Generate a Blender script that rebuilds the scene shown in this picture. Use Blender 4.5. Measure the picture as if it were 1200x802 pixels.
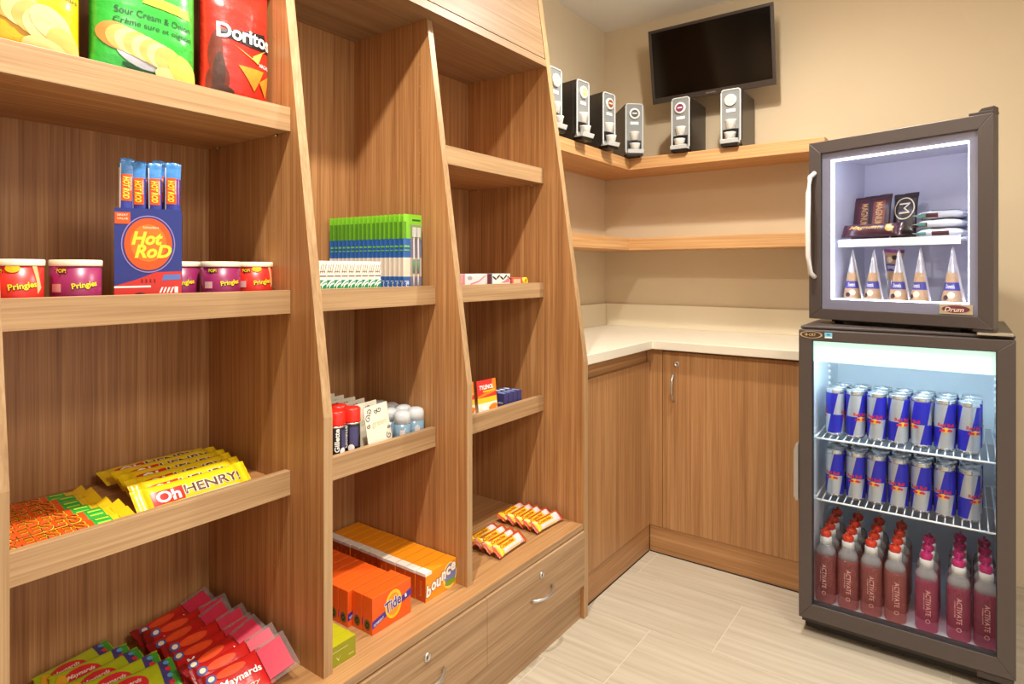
import bpy, bmesh, math, random
from mathutils import Matrix, Vector
rnd = random.Random(7)
sc = bpy.context.scene
COL = sc.collection
for o_ in list(bpy.data.objects):
    bpy.data.objects.remove(o_, do_unlink=True)

# ------------------------------------------------------------------ camera
YAW = 36.0428
FPX, CYPX = 727.73, 316.63
cam_d = bpy.data.cameras.new('camera')
cam = bpy.data.objects.new('camera', cam_d); COL.objects.link(cam)
cam.location = (0, 0, 1.2)
cam.rotation_euler = (math.radians(90), 0, math.radians(YAW))
cam_d.sensor_fit = 'HORIZONTAL'; cam_d.sensor_width = 36.0
cam_d.lens = 36.0 * FPX / 1200.0
cam_d.shift_y = -(401.0 - CYPX) / 1200.0
cam_d.clip_start = 0.02
sc.camera = cam

# ------------------------------------------------------------------ light
sc.view_settings.view_transform = 'Standard'
sc.view_settings.look = 'None'
sc.view_settings.gamma = 1.0
sc.view_settings.use_curve_mapping = False
sc.view_settings.exposure = 0.13

world = bpy.data.worlds.new('world'); sc.world = world
world.use_nodes = True
bg = world.node_tree.nodes['Background']
bg.inputs[0].default_value = (1.0, 0.95, 0.88, 1)
bg.inputs[1].default_value = 1.12

def downlight(name, loc, power, radius=0.03, color=(1.0, 0.945, 0.85), size=180):
    l = bpy.data.lights.new(name, 'SPOT'); l.energy = power; l.shadow_soft_size = radius; l.color = color
    l.spot_size = math.radians(size); l.spot_blend = 1.0
    o = bpy.data.objects.new(name, l); COL.objects.link(o); o.location = loc
    return o
# wide ceiling downlights of the niche (ceiling at 2.49 m), two rows
downlight('downlight_shelving', (-0.72, 0.62, 2.46), 132, size=158)
downlight('downlight_corner', (-0.59, 2.0, 2.46), 84)
downlight('lobby_light', (0.85, 0.60, 2.44), 190, radius=0.30)
lp = bpy.data.lights.new('corner_fill', 'POINT'); lp.energy = 8.5; lp.shadow_soft_size = 0.05; lp.color = (1.0, 0.945, 0.85)  # added fill point with no fixture, lifts the ceiling and upper wall
lo = bpy.data.objects.new('corner_fill', lp); COL.objects.link(lo); lo.location = (-0.59, 2.0, 2.36)

# ------------------------------------------------------------------ materials
def lin(c):
    return tuple(((v / 255) / 12.92 if v / 255 <= 0.04045 else ((v / 255 + 0.055) / 1.055) ** 2.4) for v in c) + (1.0,)
MATS = {}
def pm(name, rgb, rough=0.5, metal=0.0, var=0.06, scale=40.0, emit=0.0, coat=0.0, bump=0.0, bscale=60.0, spec=0.5):
    """plain principled material with a light procedural mottling"""
    if name in MATS: return MATS[name]
    m = bpy.data.materials.new(name); m.use_nodes = True
    nt = m.node_tree; b = nt.nodes['Principled BSDF']
    c = lin(rgb)
    if var > 0:
        tc = nt.nodes.new('ShaderNodeTexCoord'); nz = nt.nodes.new('ShaderNodeTexNoise')
        nz.inputs['Scale'].default_value = scale; nz.inputs['Detail'].default_value = 2
        mx = nt.nodes.new('ShaderNodeMix'); mx.data_type = 'RGBA'
        mx.inputs['A'].default_value = tuple(x * (1 - var) for x in c[:3]) + (1,)
        mx.inputs['B'].default_value = tuple(min(1, x * (1 + var)) for x in c[:3]) + (1,)
        nt.links.new(tc.outputs['Object'], nz.inputs['Vector'])
        nt.links.new(nz.outputs['Fac'], mx.inputs['Factor'])
        nt.links.new(mx.outputs['Result'], b.inputs['Base Color'])
    else:
        b.inputs['Base Color'].default_value = c
    b.inputs['Roughness'].default_value = rough
    b.inputs['Metallic'].default_value = metal
    b.inputs['Specular IOR Level'].default_value = spec
    b.inputs['Coat Weight'].default_value = coat
    b.inputs['Coat Roughness'].default_value = 0.15
    if emit > 0:
        b.inputs['Emission Color'].default_value = c
        b.inputs['Emission Strength'].default_value = emit
    if bump > 0:
        tc = nt.nodes.new('ShaderNodeTexCoord'); nz = nt.nodes.new('ShaderNodeTexNoise')
        nz.inputs['Scale'].default_value = bscale; nz.inputs['Detail'].default_value = 3
        bp = nt.nodes.new('ShaderNodeBump'); bp.inputs['Strength'].default_value = bump; bp.inputs['Distance'].default_value = 0.004
        nt.links.new(tc.outputs['Object'], nz.inputs['Vector'])
        nt.links.new(nz.outputs['Fac'], bp.inputs['Height']); nt.links.new(bp.outputs['Normal'], b.inputs['Normal'])
    MATS[name] = m
    return m
def foil(name, rgb, rough=0.32):
    return pm(name, rgb, rough, 0.0, 0.10, 30, coat=0.5, bump=0.35, bscale=70)

def wood(name, axis, dark, mid, light, rough=0.42):
    """straight-grained laminate: fine streaks running along one axis"""
    m = bpy.data.materials.new(name); m.use_nodes = True
    nt = m.node_tree; b = nt.nodes['Principled BSDF']; L = nt.links.new
    tc = nt.nodes.new('ShaderNodeTexCoord')
    def streak(fine, long, detail):
        mp = nt.nodes.new('ShaderNodeMapping')
        s = [fine, fine, fine]; s[axis] = long
        mp.inputs['Scale'].default_value = s
        nz = nt.nodes.new('ShaderNodeTexNoise'); nz.inputs['Scale'].default_value = 1.0
        nz.inputs['Detail'].default_value = detail; nz.inputs['Roughness'].default_value = 0.6
        L(tc.outputs['Object'], mp.inputs['Vector']); L(mp.outputs['Vector'], nz.inputs['Vector'])
        return nz
    a = streak(120, 1.6, 2); c = streak(330, 5.0, 2); d = streak(24, 0.7, 2)
    m1 = nt.nodes.new('ShaderNodeMix'); m1.data_type = 'FLOAT'; m1.inputs['Factor'].default_value = 0.4
    L(a.outputs['Fac'], m1.inputs['A']); L(c.outputs['Fac'], m1.inputs['B'])
    m2 = nt.nodes.new('ShaderNodeMix'); m2.data_type = 'FLOAT'; m2.inputs['Factor'].default_value = 0.28
    L(m1.outputs['Result'], m2.inputs['A']); L(d.outputs['Fac'], m2.inputs['B'])
    r = nt.nodes.new('ShaderNodeValToRGB')
    e = r.color_ramp.elements; e[0].position = 0.34; e[0].color = lin(dark); e[1].position = 0.66; e[1].color = lin(light)
    k = e.new(0.5); k.color = lin(mid)
    L(m2.outputs['Result'], r.inputs['Fac']); L(r.outputs['Color'], b.inputs['Base Color'])
    b.inputs['Roughness'].default_value = rough
    b.inputs['Specular IOR Level'].default_value = 0.4
    MATS[name] = m
    return m
WD = ((142, 95, 55), (176, 125, 77), (202, 154, 102))
WL = ((150, 115, 79), (173, 138, 98), (193, 160, 120))
WO = ((142, 99, 60), (169, 122, 78), (189, 144, 98))
head_y = wood('header_walnut', 1, (126, 97, 68), (148, 117, 85), (168, 138, 104))
deck_y = wood('pale_walnut_deck', 1, (156, 112, 70), (182, 136, 88), (204, 158, 108))
wood_z = wood('walnut_laminate_upright', 2, *WD)
wood_y = wood('walnut_laminate_along_wall', 1, *WD)
edge_y = wood('pale_walnut_edging_along_wall', 1, *WL)
edge_z = wood('pale_walnut_edging_upright', 2, *WL)
cab_z = wood('oak_laminate_upright', 2, *WO)
cab_y = wood('oak_laminate_along_wall', 1, *WO)
cab_x = wood('oak_laminate_across', 0, *WO)
drw_y = wood('greyed_walnut_along_wall', 1, (138, 104, 72), (166, 132, 96), (190, 156, 120))
shelf_x = wood('honey_oak_across', 0, (176, 124, 76), (200, 150, 98), (220, 176, 124))
shelf_y = wood('honey_oak_along_wall', 1, (176, 124, 76), (200, 150, 98), (220, 176, 124))

def tile_mat():
    m = bpy.data.materials.new('striped_beige_tile'); m.use_nodes = True
    nt = m.node_tree; b = nt.nodes['Principled BSDF']; L = nt.links.new
    tc = nt.nodes.new('ShaderNodeTexCoord'); oi = nt.nodes.new('ShaderNodeObjectInfo')
    ad = nt.nodes.new('ShaderNodeVectorMath'); ad.operation = 'ADD'
    sc_ = nt.nodes.new('ShaderNodeMath'); sc_.operation = 'MULTIPLY'; sc_.inputs[1].default_value = 13.0
    L(oi.outputs['Random'], sc_.inputs[0]); L(tc.outputs['Object'], ad.inputs[0]); L(sc_.outputs[0], ad.inputs[1])
    mp = nt.nodes.new('ShaderNodeMapping'); mp.inputs['Scale'].default_value = (2.2, 46, 1)
    nz = nt.nodes.new('ShaderNodeTexNoise'); nz.inputs['Scale'].default_value = 1; nz.inputs['Detail'].default_value = 4
    L(ad.outputs[0], mp.inputs['Vector']); L(mp.outputs['Vector'], nz.inputs['Vector'])
    r = nt.nodes.new('ShaderNodeValToRGB'); e = r.color_ramp.elements
    e[0].position = 0.3; e[0].color = lin((176, 163, 142)); e[1].position = 0.7; e[1].color = lin((198, 187, 168))
    L(nz.outputs['Fac'], r.inputs['Fac']); L(r.outputs['Color'], b.inputs['Base Color'])
    b.inputs['Roughness'].default_value = 0.38
    return m
TILE = tile_mat()
def glass_mat(name, tint=(1, 1, 1), refl=0.06):
    m = bpy.data.materials.new(name); m.use_nodes = True
    nt = m.node_tree; nt.nodes.clear(); L = nt.links.new
    o = nt.nodes.new('ShaderNodeOutputMaterial'); t = nt.nodes.new('ShaderNodeBsdfTransparent')
    t.inputs[0].default_value = tuple(tint) + (1,)
    g = nt.nodes.new('ShaderNodeBsdfGlossy'); g.inputs['Roughness'].default_value = 0.03
    lw = nt.nodes.new('ShaderNodeLayerWeight'); lw.inputs['Blend'].default_value = refl * 3
    mx = nt.nodes.new('ShaderNodeMixShader')
    ml = nt.nodes.new('ShaderNodeMath'); ml.operation = 'MULTIPLY'; ml.inputs[1].default_value = 0.5
    L(lw.outputs['Fresnel'], ml.inputs[0]); L(ml.outputs[0], mx.inputs[0]); L(t.outputs[0], mx.inputs[1]); L(g.outputs[0], mx.inputs[2])
    L(mx.outputs[0], o.inputs[0])
    return m
def translucent(name, rgb, solid=0.5, rough=0.25, tint=None):
    """semi-clear plastic: part see-through, part coloured surface"""
    m = bpy.data.materials.new(name); m.use_nodes = True
    nt = m.node_tree; L = nt.links.new; b = nt.nodes['Principled BSDF']; o = nt.nodes['Material Output']
    b.inputs['Base Color'].default_value = lin(rgb); b.inputs['Roughness'].default_value = rough
    t = nt.nodes.new('ShaderNodeBsdfTransparent'); t.inputs[0].default_value = lin(tint or rgb)
    mx = nt.nodes.new('ShaderNodeMixShader'); mx.inputs[0].default_value = solid
    L(t.outputs[0], mx.inputs[1]); L(b.outputs[0], mx.inputs[2]); L(mx.outputs[0], o.inputs[0])
    return m
WALL = pm('beige_wall_paint', (212, 192, 160), 0.75, var=0.02, scale=6, bump=0.05, bscale=300)
CEIL = pm('white_ceiling_paint', (246, 244, 240), 0.85, var=0.01)
QUARTZ = pm('cream_quartz', (228, 219, 200), 0.35, var=0.02, scale=120)
SPLASH = pm('cream_splash', (232, 218, 190), 0.4, var=0.02, scale=120)
CHROME = pm('brushed_steel', (205, 200, 192), 0.28, 0.9, var=0.03)
BLACKP = pm('black_plastic', (18, 16, 16), 0.35, var=0.05)
DARKMETAL = pm('bronze_grey_metal', (86, 77, 74), 0.42, 0.35, var=0.04)
DARKMETAL2 = pm('dark_bronze_metal', (70, 60, 56), 0.4, 0.35, var=0.04)
WHITE = pm('white_print', (244, 242, 236), 0.5, var=0.01)
BLACK = pm('black_print', (22, 20, 22), 0.5, var=0.02)
GREYSHADE = pm('dark_gap', (40, 30, 24), 0.8, var=0.02)

# ------------------------------------------------------------------ mesh helpers
class MB:
    def __init__(s): s.v = []; s.f = []; s.m = []; s.sm = []
    def add(s, vs, fs, mi=0, smooth=False):
        n = len(s.v); s.v += [tuple(v) for v in vs]
        for f in fs:
            s.f.append(tuple(i + n for i in f)); s.m.append(mi); s.sm.append(smooth)
        return s
    def box(s, x0, x1, y0, y1, z0, z1, mi=0):
        return s.add([(x0, y0, z0), (x1, y0, z0), (x1, y1, z0), (x0, y1, z0), (x0, y0, z1), (x1, y0, z1), (x1, y1, z1), (x0, y1, z1)],
                     [(0, 3, 2, 1), (4, 5, 6, 7), (0, 1, 5, 4), (1, 2, 6, 5), (2, 3, 7, 6), (3, 0, 4, 7)], mi)
    def prism(s, poly, a, b, plane='xz', mi=0):
        """polygon in a plane, extruded along the third axis from a to b"""
        def mk(p, t):
            return {'xz': (p[0], t, p[1]), 'xy': (p[0], p[1], t), 'yz': (t, p[0], p[1])}[plane]
        n = len(poly)
        vs = [mk(p, a) for p in poly] + [mk(p, b) for p in poly]
        fs = [tuple(range(n)), tuple(range(2 * n - 1, n - 1, -1))] + [(i, n + i, n + (i + 1) % n, (i + 1) % n) for i in range(n)]
        return s.add(vs, fs, mi)
    def tube(s, pts, r, n=8, mi=0, closed=False):
        pts = [Vector(p) for p in pts]; k = len(pts); vs = []; fs = []
        up = Vector((0, 0, 1))
        for i, p in enumerate(pts):
            if closed: t = pts[(i + 1) % k] - pts[i - 1]
            else: t = pts[min(i + 1, k - 1)] - pts[max(i - 1, 0)]
            t.normalize()
            u = up if abs(t.dot(up)) < 0.95 else Vector((1, 0, 0))
            a = t.cross(u).normalized(); b = t.cross(a)
            for j in range(n):
                w = 2 * math.pi * j / n
                vs.append(p + a * r * math.cos(w) + b * r * math.sin(w))
        for i in range(k if closed else k - 1):
            for j in range(n):
                q = (i + 1) % k
                fs.append((i * n + j, i * n + (j + 1) % n, q * n + (j + 1) % n, q * n + j))
        if not closed:
            fs.append(tuple(range(n))); fs.append(tuple(range(k * n - 1, (k - 1) * n - 1, -1)))
        return s.add(vs, fs, mi, True)
    def lathe(s, prof, n=24, mi=0, cx=0, cy=0, sq=2.0, bands=None, smooth=True, twist=0.0, ang0=0.0):
        """profile of (r, z); sq > 2 gives a squarer section; bands = fn(i, j) -> material index"""
        vs = []; fs = []
        for (r, z) in prof:
            for j in range(n):
                w = 2 * math.pi * j / n + ang0
                c, d = math.cos(w), math.sin(w)
                q = 1.0 if sq == 2.0 else 1.0 / ((abs(c) ** sq + abs(d) ** sq) ** (1 / sq))
                vs.append((cx + r * q * c, cy + r * q * d, z))
        base = len(s.v); s.v += vs
        for i in range(len(prof) - 1):
            for j in range(n):
                s.f.append((base + i * n + j, base + i * n + (j + 1) % n, base + (i + 1) * n + (j + 1) % n, base + (i + 1) * n + j))
                s.m.append(bands(i, j) if bands else mi); s.sm.append(smooth)
        if prof[0][0] > 1e-6: s.f.append(tuple(base + j for j in range(n - 1, -1, -1))); s.m.append(mi if not bands else bands(0, 0)); s.sm.append(False)
        if prof[-1][0] > 1e-6: s.f.append(tuple(base + (len(prof) - 1) * n + j for j in range(n))); s.m.append(mi if not bands else bands(len(prof) - 2, 0)); s.sm.append(False)
        return s
    def mesh(s, name, mats, off=(0, 0, 0), fix=True):
        me = bpy.data.meshes.new(name)
        me.from_pydata([(v[0] - off[0], v[1] - off[1], v[2] - off[2]) for v in s.v], [], s.f)
        for m in (mats if isinstance(mats, (list, tuple)) else [mats]): me.materials.append(m)
        for p, mi, sm in zip(me.polygons, s.m, s.sm): p.material_index = mi; p.use_smooth = sm
        if fix:
            bm = bmesh.new(); bm.from_mesh(me); bmesh.ops.recalc_face_normals(bm, faces=bm.faces); bm.to_mesh(me); bm.free()
        me.update()
        return me
    def build(s, name, mats, parent=None, off=None, bevel=0.0, fix=True):
        if off is None: off = parent['_o'] if parent is not None and '_o' in parent else (0, 0, 0)
        o = bpy.data.objects.new(name, s.mesh(name, mats, off, fix)); COL.objects.link(o); o.parent = parent
        if bevel > 0:
            b = o.modifiers.new('bevel', 'BEVEL'); b.width = bevel; b.segments = 2; b.limit_method = 'ANGLE'
        return o
TEMP_OFF = []
def thing(name, label, cat, loc=(0, 0, 0), rz=0.0, group=None, world_parts=False, rot=None):
    """Empty at a thing's base. world_parts: its parts are given in room coordinates"""
    o = bpy.data.objects.new(name, None); COL.objects.link(o); o.empty_display_size = 0.05
    o.location = loc
    if rot is not None: o.rotation_euler = rot
    else: o.rotation_euler = (0, 0, rz)
    o['label'] = label; o['category'] = cat
    if group: o['group'] = group
    if world_parts:
        o['_o'] = tuple(loc); TEMP_OFF.append(o)
    return o
def sub_off(part, root):
    part['_o'] = root['_o']; TEMP_OFF.append(part)
def tag(o, label, cat, group=None):
    o['label'] = label; o['category'] = cat
    if group: o['group'] = group
    return o
def struct(name, mb, m, label=None, parent=None):
    o = mb.build(name, m, parent)
    if parent is None:
        o['kind'] = 'structure'
        if label: o['label'] = label; o['category'] = name.split('_')[0]
    return o
def copy_tree(o, parent=None):
    c = o.copy(); COL.objects.link(c); c.parent = parent
    for ch in list(o.children): copy_tree(ch, c)
    return c
def place(proto, first, loc, rot, label, group=None):
    """the first use moves the prototype itself, later uses copy it with all its parts"""
    o = proto if first else copy_tree(proto)
    o.location = loc; o.rotation_euler = rot; o['label'] = label
    if group: o['group'] = group
    return o
ORD = ['first', 'second', 'third', 'fourth', 'fifth', 'sixth', 'seventh', 'eighth', 'ninth', 'tenth', 'eleventh', 'twelfth',
       'thirteenth', 'fourteenth', 'fifteenth', 'sixteenth', 'seventeenth', 'eighteenth', 'nineteenth', 'twentieth']

# ---- printed shapes laid on a surface S(a, b, e) -> point (a right, b up, e clearance)
def flat(o=(0, 0, 0), r=(1, 0, 0), u=(0, 0, 1), n=(0, -1, 0)):
    o, r, u, n = map(Vector, (o, r, u, n))
    return lambda a, b, e: o + r * a + u * b + n * e
def cyl(rad):
    return lambda a, b, e: Vector(((rad + e) * math.sin(a / rad), -(rad + e) * math.cos(a / rad), b))
def rect(name, S, x0, x1, y0, y1, m, par, e=0.0005, nx=1, ny=1):
    mb = MB(); vs = []
    for j in range(ny + 1):
        for i in range(nx + 1):
            vs.append(S(x0 + (x1 - x0) * i / nx, y0 + (y1 - y0) * j / ny, e))
    fs = [(j * (nx + 1) + i, j * (nx + 1) + i + 1, (j + 1) * (nx + 1) + i + 1, (j + 1) * (nx + 1) + i) for j in range(ny) for i in range(nx)]
    mb.add(vs, fs, 0, nx > 1 or ny > 1); return mb.build(name, m, par, off=(0, 0, 0), fix=False)
def ell(name, S, cx, cy, rx, ry, m, par, e=0.0006, n=24, inner=0.0, rings=3, rot=0.0):
    mb = MB(); vs = []; fs = []
    c, s = math.cos(rot), math.sin(rot)
    ks = [inner + (1 - inner) * k / rings for k in range(rings + 1)]
    if inner == 0: ks[0] = 0.001
    for k in ks:
        for j in range(n):
            w = 2 * math.pi * j / n; a, b = rx * k * math.cos(w), ry * k * math.sin(w)
            vs.append(S(cx + a * c - b * s, cy + a * s + b * c, e))
    for k in range(rings):
        for j in range(n):
            fs.append((k * n + j, k * n + (j + 1) % n, (k + 1) * n + (j + 1) % n, (k + 1) * n + j))
    mb.add(vs, fs, 0, True); return mb.build(name, m, par, off=(0, 0, 0), fix=False)
def poly(name, S, pts, m, par, e=0.0006, cuts=0):
    bm = bmesh.new(); bm.faces.new([bm.verts.new((p[0], p[1], 0)) for p in pts])
    bmesh.ops.triangulate(bm, faces=bm.faces)
    if cuts: bmesh.ops.subdivide_edges(bm, edges=bm.edges, cuts=cuts, use_grid_fill=True)
    for v in bm.verts: v.co = S(v.co.x, v.co.y, e)
    me = bpy.data.meshes.new(name); bm.to_mesh(me); bm.free(); me.materials.append(m)
    o = bpy.data.objects.new(name, me); COL.objects.link(o); o.parent = par
    return o
TEXTS = {}
def glyphs(s, bold, shear, space):
    k = (s, bold, shear, space)
    if k not in TEXTS:
        c = bpy.data.curves.new('t', 'FONT'); c.body = s; c.offset = bold; c.shear = shear; c.space_character = space
        c.resolution_u = 3; c.align_x = 'LEFT'
        o = bpy.data.objects.new('t', c); COL.objects.link(o)
        dg = bpy.context.evaluated_depsgraph_get()
        me = bpy.data.meshes.new_from_object(o.evaluated_get(dg))
        vs = [(v.co.x, v.co.y) for v in me.vertices]; fs = [tuple(p.vertices) for p in me.polygons]
        bpy.data.objects.remove(o); bpy.data.curves.remove(c); bpy.data.meshes.remove(me)
        x0 = min(v[0] for v in vs); x1 = max(v[0] for v in vs); y0 = min(v[1] for v in vs); y1 = max(v[1] for v in vs)
        TEXTS[k] = ([((v[0] - (x0 + x1) / 2) / (x1 - x0), (v[1] - (y0 + y1) / 2) / (y1 - y0)) for v in vs], fs)
    return TEXTS[k]
def text(name, S, s, cx, cy, w, h, m, par, e=0.0009, rot=0.0, bold=0.012, shear=0.0, space=1.0, bend=0.0):
    """lettering w wide and h high centred at (cx, cy) on the surface"""
    vs, fs = glyphs(s, bold, shear, space)
    c, d = math.cos(rot), math.sin(rot)
    mb = MB(); pts = []
    for (x, y) in vs:
        a, b = x * w, y * h + bend * x * x * 4
        pts.append(S(cx + a * c - b * d, cy + a * d + b * c, e))
    mb.add(pts, fs); return mb.build(name, m, par, off=(0, 0, 0), fix=False)

# ---- sealed wrapper: pillow body with flat crimped ends
class Pack:
    def __init__(s, L, W, T, seal=0.012, p=2.2, upright=False, seed=1, belly=4.0, endw=1.0, wr=0.06):
        s.L, s.W, s.T, s.seal, s.p, s.up, s.belly, s.endw = L, W, T, seal, p, upright, belly, endw
        r = random.Random(seed); s.ph = [r.uniform(0, 6.28) for _ in range(4)]; s.wr = wr; s.r = r
    def tw(s, x):
        hb = s.L / 2 - s.seal; k = min(1.0, abs(x) / hb)
        t = s.T / 2 * max(0.0, 1 - k ** s.belly) ** 0.6
        t *= 1 + s.wr * math.sin(x * 260 + s.ph[0]) * 0.5 + s.wr * math.sin(x * 90 + s.ph[1])
        w = s.W / 2 * (s.endw if abs(x) > hb else (0.93 + (s.endw - 0.93) * k ** 5))
        return max(t, 0.0007), w
    def out(s, x, y, z):
        return Vector((y, -z, x + s.L / 2)) if s.up else Vector((x, y, z + s.T / 2))
    def zs(s, x, y):
        t, w = s.tw(x); q = min(0.999, abs(y) / w)
        return t * (1 - q ** s.p) ** (1 / s.p)
    def S(s, flip=1):
        if s.up: return lambda a, b, e: Vector((a, -(s.zs(b - s.L / 2, a) + e), b))
        return lambda a, b, e: s.out(a, b, s.zs(a, b) + e)
    def build(s, name, mats, parent, bands=None, n=20, ns=22):
        hb = s.L / 2 - s.seal
        xs = [-s.L / 2, -hb - s.seal * 0.5, -hb] + [-hb + 2 * hb * (0.5 - 0.5 * math.cos(math.pi * i / ns)) for i in range(1, ns)] + [hb, hb + s.seal * 0.5, s.L / 2]
        if bands:
            for (xb, _) in bands[:-1]: xs.append(xb)
            xs = sorted(set(round(x, 5) for x in xs))
        mb = MB(); vs = []
        for i, x in enumerate(xs):
            t, w = s.tw(x)
            for j in range(n):
                a = 2 * math.pi * j / n; c, d = math.cos(a), math.sin(a)
                y = w * math.copysign(abs(c) ** (2 / s.p), c); z = t * math.copysign(abs(d) ** (2 / s.p), d)
                xx = x
                if i in (0, len(xs) - 1): xx += (0.0012 if (j % 2) else -0.0012) * (1 if i else -1)
                if abs(x) > hb: z += 0.0008 * math.sin(y * 500)
                vs.append(s.out(xx, y, z))
        mb.v = vs
        for i in range(len(xs) - 1):
            mid = (xs[i] + xs[i + 1]) / 2; mi = 0
            if bands:
                for (xb, q) in bands:
                    if mid < xb: mi = q; break
            for j in range(n):
                mb.f.append((i * n + j, i * n + (j + 1) % n, (i + 1) * n + (j + 1) % n, (i + 1) * n + j)); mb.m.append(mi); mb.sm.append(True)
        mb.f.append(tuple(range(n))); mb.m.append(mb.m[0]); mb.sm.append(False)
        k = (len(xs) - 1) * n; mb.f.append(tuple(range(k + n - 1, k - 1, -1))); mb.m.append(mb.m[-2]); mb.sm.append(False)
        return mb.build(name, mats, parent, off=(0, 0, 0))
H90 = math.pi / 2

# ------------------------------------------------------------------ room
XW, YW, ZC, XR, YF = -1.58, 3.0307, 2.493, 2.4, -1.5
struct('wall_left', MB().box(XW - 0.1, XW, YF, YW + 0.1, 0, ZC), WALL, 'beige painted wall behind the shelving and the left counter')
struct('wall_back', MB().box(XW, XR + 0.1, YW, YW + 0.1, 0, ZC), WALL, 'beige painted wall behind the television and coolers')
struct('wall_front', MB().box(XW, XR, YF - 0.1, YF, 0, ZC), WALL, 'beige wall added out of view opposite the coolers to cut light from that side')  # unseen wall, added to block ambient light from the front side
struct('ceiling', MB().box(XW - 0.1, XR + 0.1, YF, YW + 0.1, ZC, ZC + 0.08), CEIL, 'plain white ceiling above the corner')
GROUT = pm('pale_grout', (206, 196, 178), 0.8, var=0.03)
floor = struct('floor', MB().box(XW - 0.1, XR + 0.1, YF, YW + 0.1, -0.06, -0.0015), GROUT, 'floor of long streaked beige tiles with pale joints')
TL, TW, G = 0.61, 0.3315, 0.0022
row = 0
y = 1.947 - TW * 12
tile_meshes = {}
while y < YW:
    k = round((y - 1.947) / TW)
    x = -0.64 - TL * 5 + 0.205 * (k if k >= 0 else k)
    x = -0.64 + ((0.205 * k) % TL) - TL * 3
    while x < XR:
        x0, x1, y0, y1 = max(x, XW) + G, min(x + TL, XR) - G, max(y, YF) + G, min(y + TW, YW) - G
        if x1 - x0 > 0.02 and y1 - y0 > 0.02:
            key = (round(x1 - x0, 3), round(y1 - y0, 3))
            if key not in tile_meshes:
                tile_meshes[key] = MB().box(-key[0] / 2, key[0] / 2, -key[1] / 2, key[1] / 2, -0.006, 0).mesh('tile', TILE)
            t = bpy.data.objects.new('tile', tile_meshes[key]); COL.objects.link(t); t.parent = floor
            t.location = ((x0 + x1) / 2, (y0 + y1) / 2, 0)
        x += TL
    y += TW

# ------------------------------------------------------------------ shelving unit along the left wall
XS, XB, XE, XK = -1.2204, -1.1034, -1.0551, -1.5735
ZB, ZD, ZH, SL = 0.8837, 0.3266, 1.9274, 0.1465
DIV = [(0.272, 0.2955), (0.8343, 0.8573), (1.3072, 1.3289)]
YE0, YE1, YL0, YL1 = 1.8704, 1.897, -0.235, -0.21
ZTOP = 2.47
unit = thing('shelving_unit', 'tall walnut laminate display shelving with sloping uprights and drawers below', 'shelving', (-1.3, 1.0, 0), world_parts=True)
MB().box(XW + 0.001, XK, YL1, YE0, 0.118, ZTOP).build('back_panel', wood_z, unit)
def edged_panel(name, poly_, y0, y1, front_edges):
    """upright board with veneered faces and paler edging on its front"""
    mb = MB(); n = len(poly_)
    mb.add([(p[0], y0, p[1]) for p in poly_] + [(p[0], y1, p[1]) for p in poly_], [tuple(range(n)), tuple(range(2 * n - 1, n - 1, -1))], 0)
    for i in range(n):
        j = (i + 1) % n
        mb.add([(poly_[i][0], y0, poly_[i][1]), (poly_[j][0], y0, poly_[j][1]), (poly_[j][0], y1, poly_[j][1]), (poly_[i][0], y1, poly_[i][1])], [(0, 1, 2, 3)], 1 if i in front_edges else 0)
    o = mb.build(name, [wood_z, edge_z], unit)
    bm = bmesh.new(); bm.from_mesh(o.data); bmesh.ops.remove_doubles(bm, verts=bm.verts, dist=1e-5); bmesh.ops.recalc_face_normals(bm, faces=bm.faces); bm.to_mesh(o.data); bm.free()
    return o
PEG = pm('peg_hole_plastic', (176, 130, 88), 0.4, var=0.0)
PIN = pm('nickel_pin', (200, 190, 170), 0.3, 0.8, var=0.0)
for (y0, y1) in DIV:
    xt = XB - SL * (ZH - ZB)
    d = edged_panel('divider', [(XK, ZD), (XB, ZD), (XB, ZB), (xt, ZH), (XK, ZH)], y0, y1, (1, 2))
    mb = MB()
    for hx in (-1.285, -1.50):
        for i in range(22):
            z = 0.52 + 0.064 * i
            if z < ZH - 0.06: mb.lathe([(0.0022, -0.0003), (0.0022, 0.0003)], 8)
            for q in range(len(mb.v) - 16, len(mb.v)):
                vx, vy, vz = mb.v[q]; mb.v[q] = (hx + vx, y0 + vz, z + vy)
            if z >= ZH - 0.06: break
    h = mb.build('peg_holes', PEG, d, off=unit['_o']); h['kind'] = 'stuff'
for (y0, y1) in ((YE0, YE1), (YL0, YL1)):
    edged_panel('side_panel', [(XK - 0.004, 0), (XE, 0), (XE, ZB), (XE - SL * (ZTOP - ZB), ZTOP), (XK - 0.004, ZTOP)], y0, y1, (1, 2))
BAYS = [(YL1, DIV[0][0]), (DIV[0][1], DIV[1][0]), (DIV[1][1], DIV[2][0]), (DIV[2][1], YE0)]
ZS = {1: (1.5105, 1.5645), 2: (1.1025, 1.155), 3: (0.6955, 0.7505)}
SHELF_T = 0.027
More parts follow.
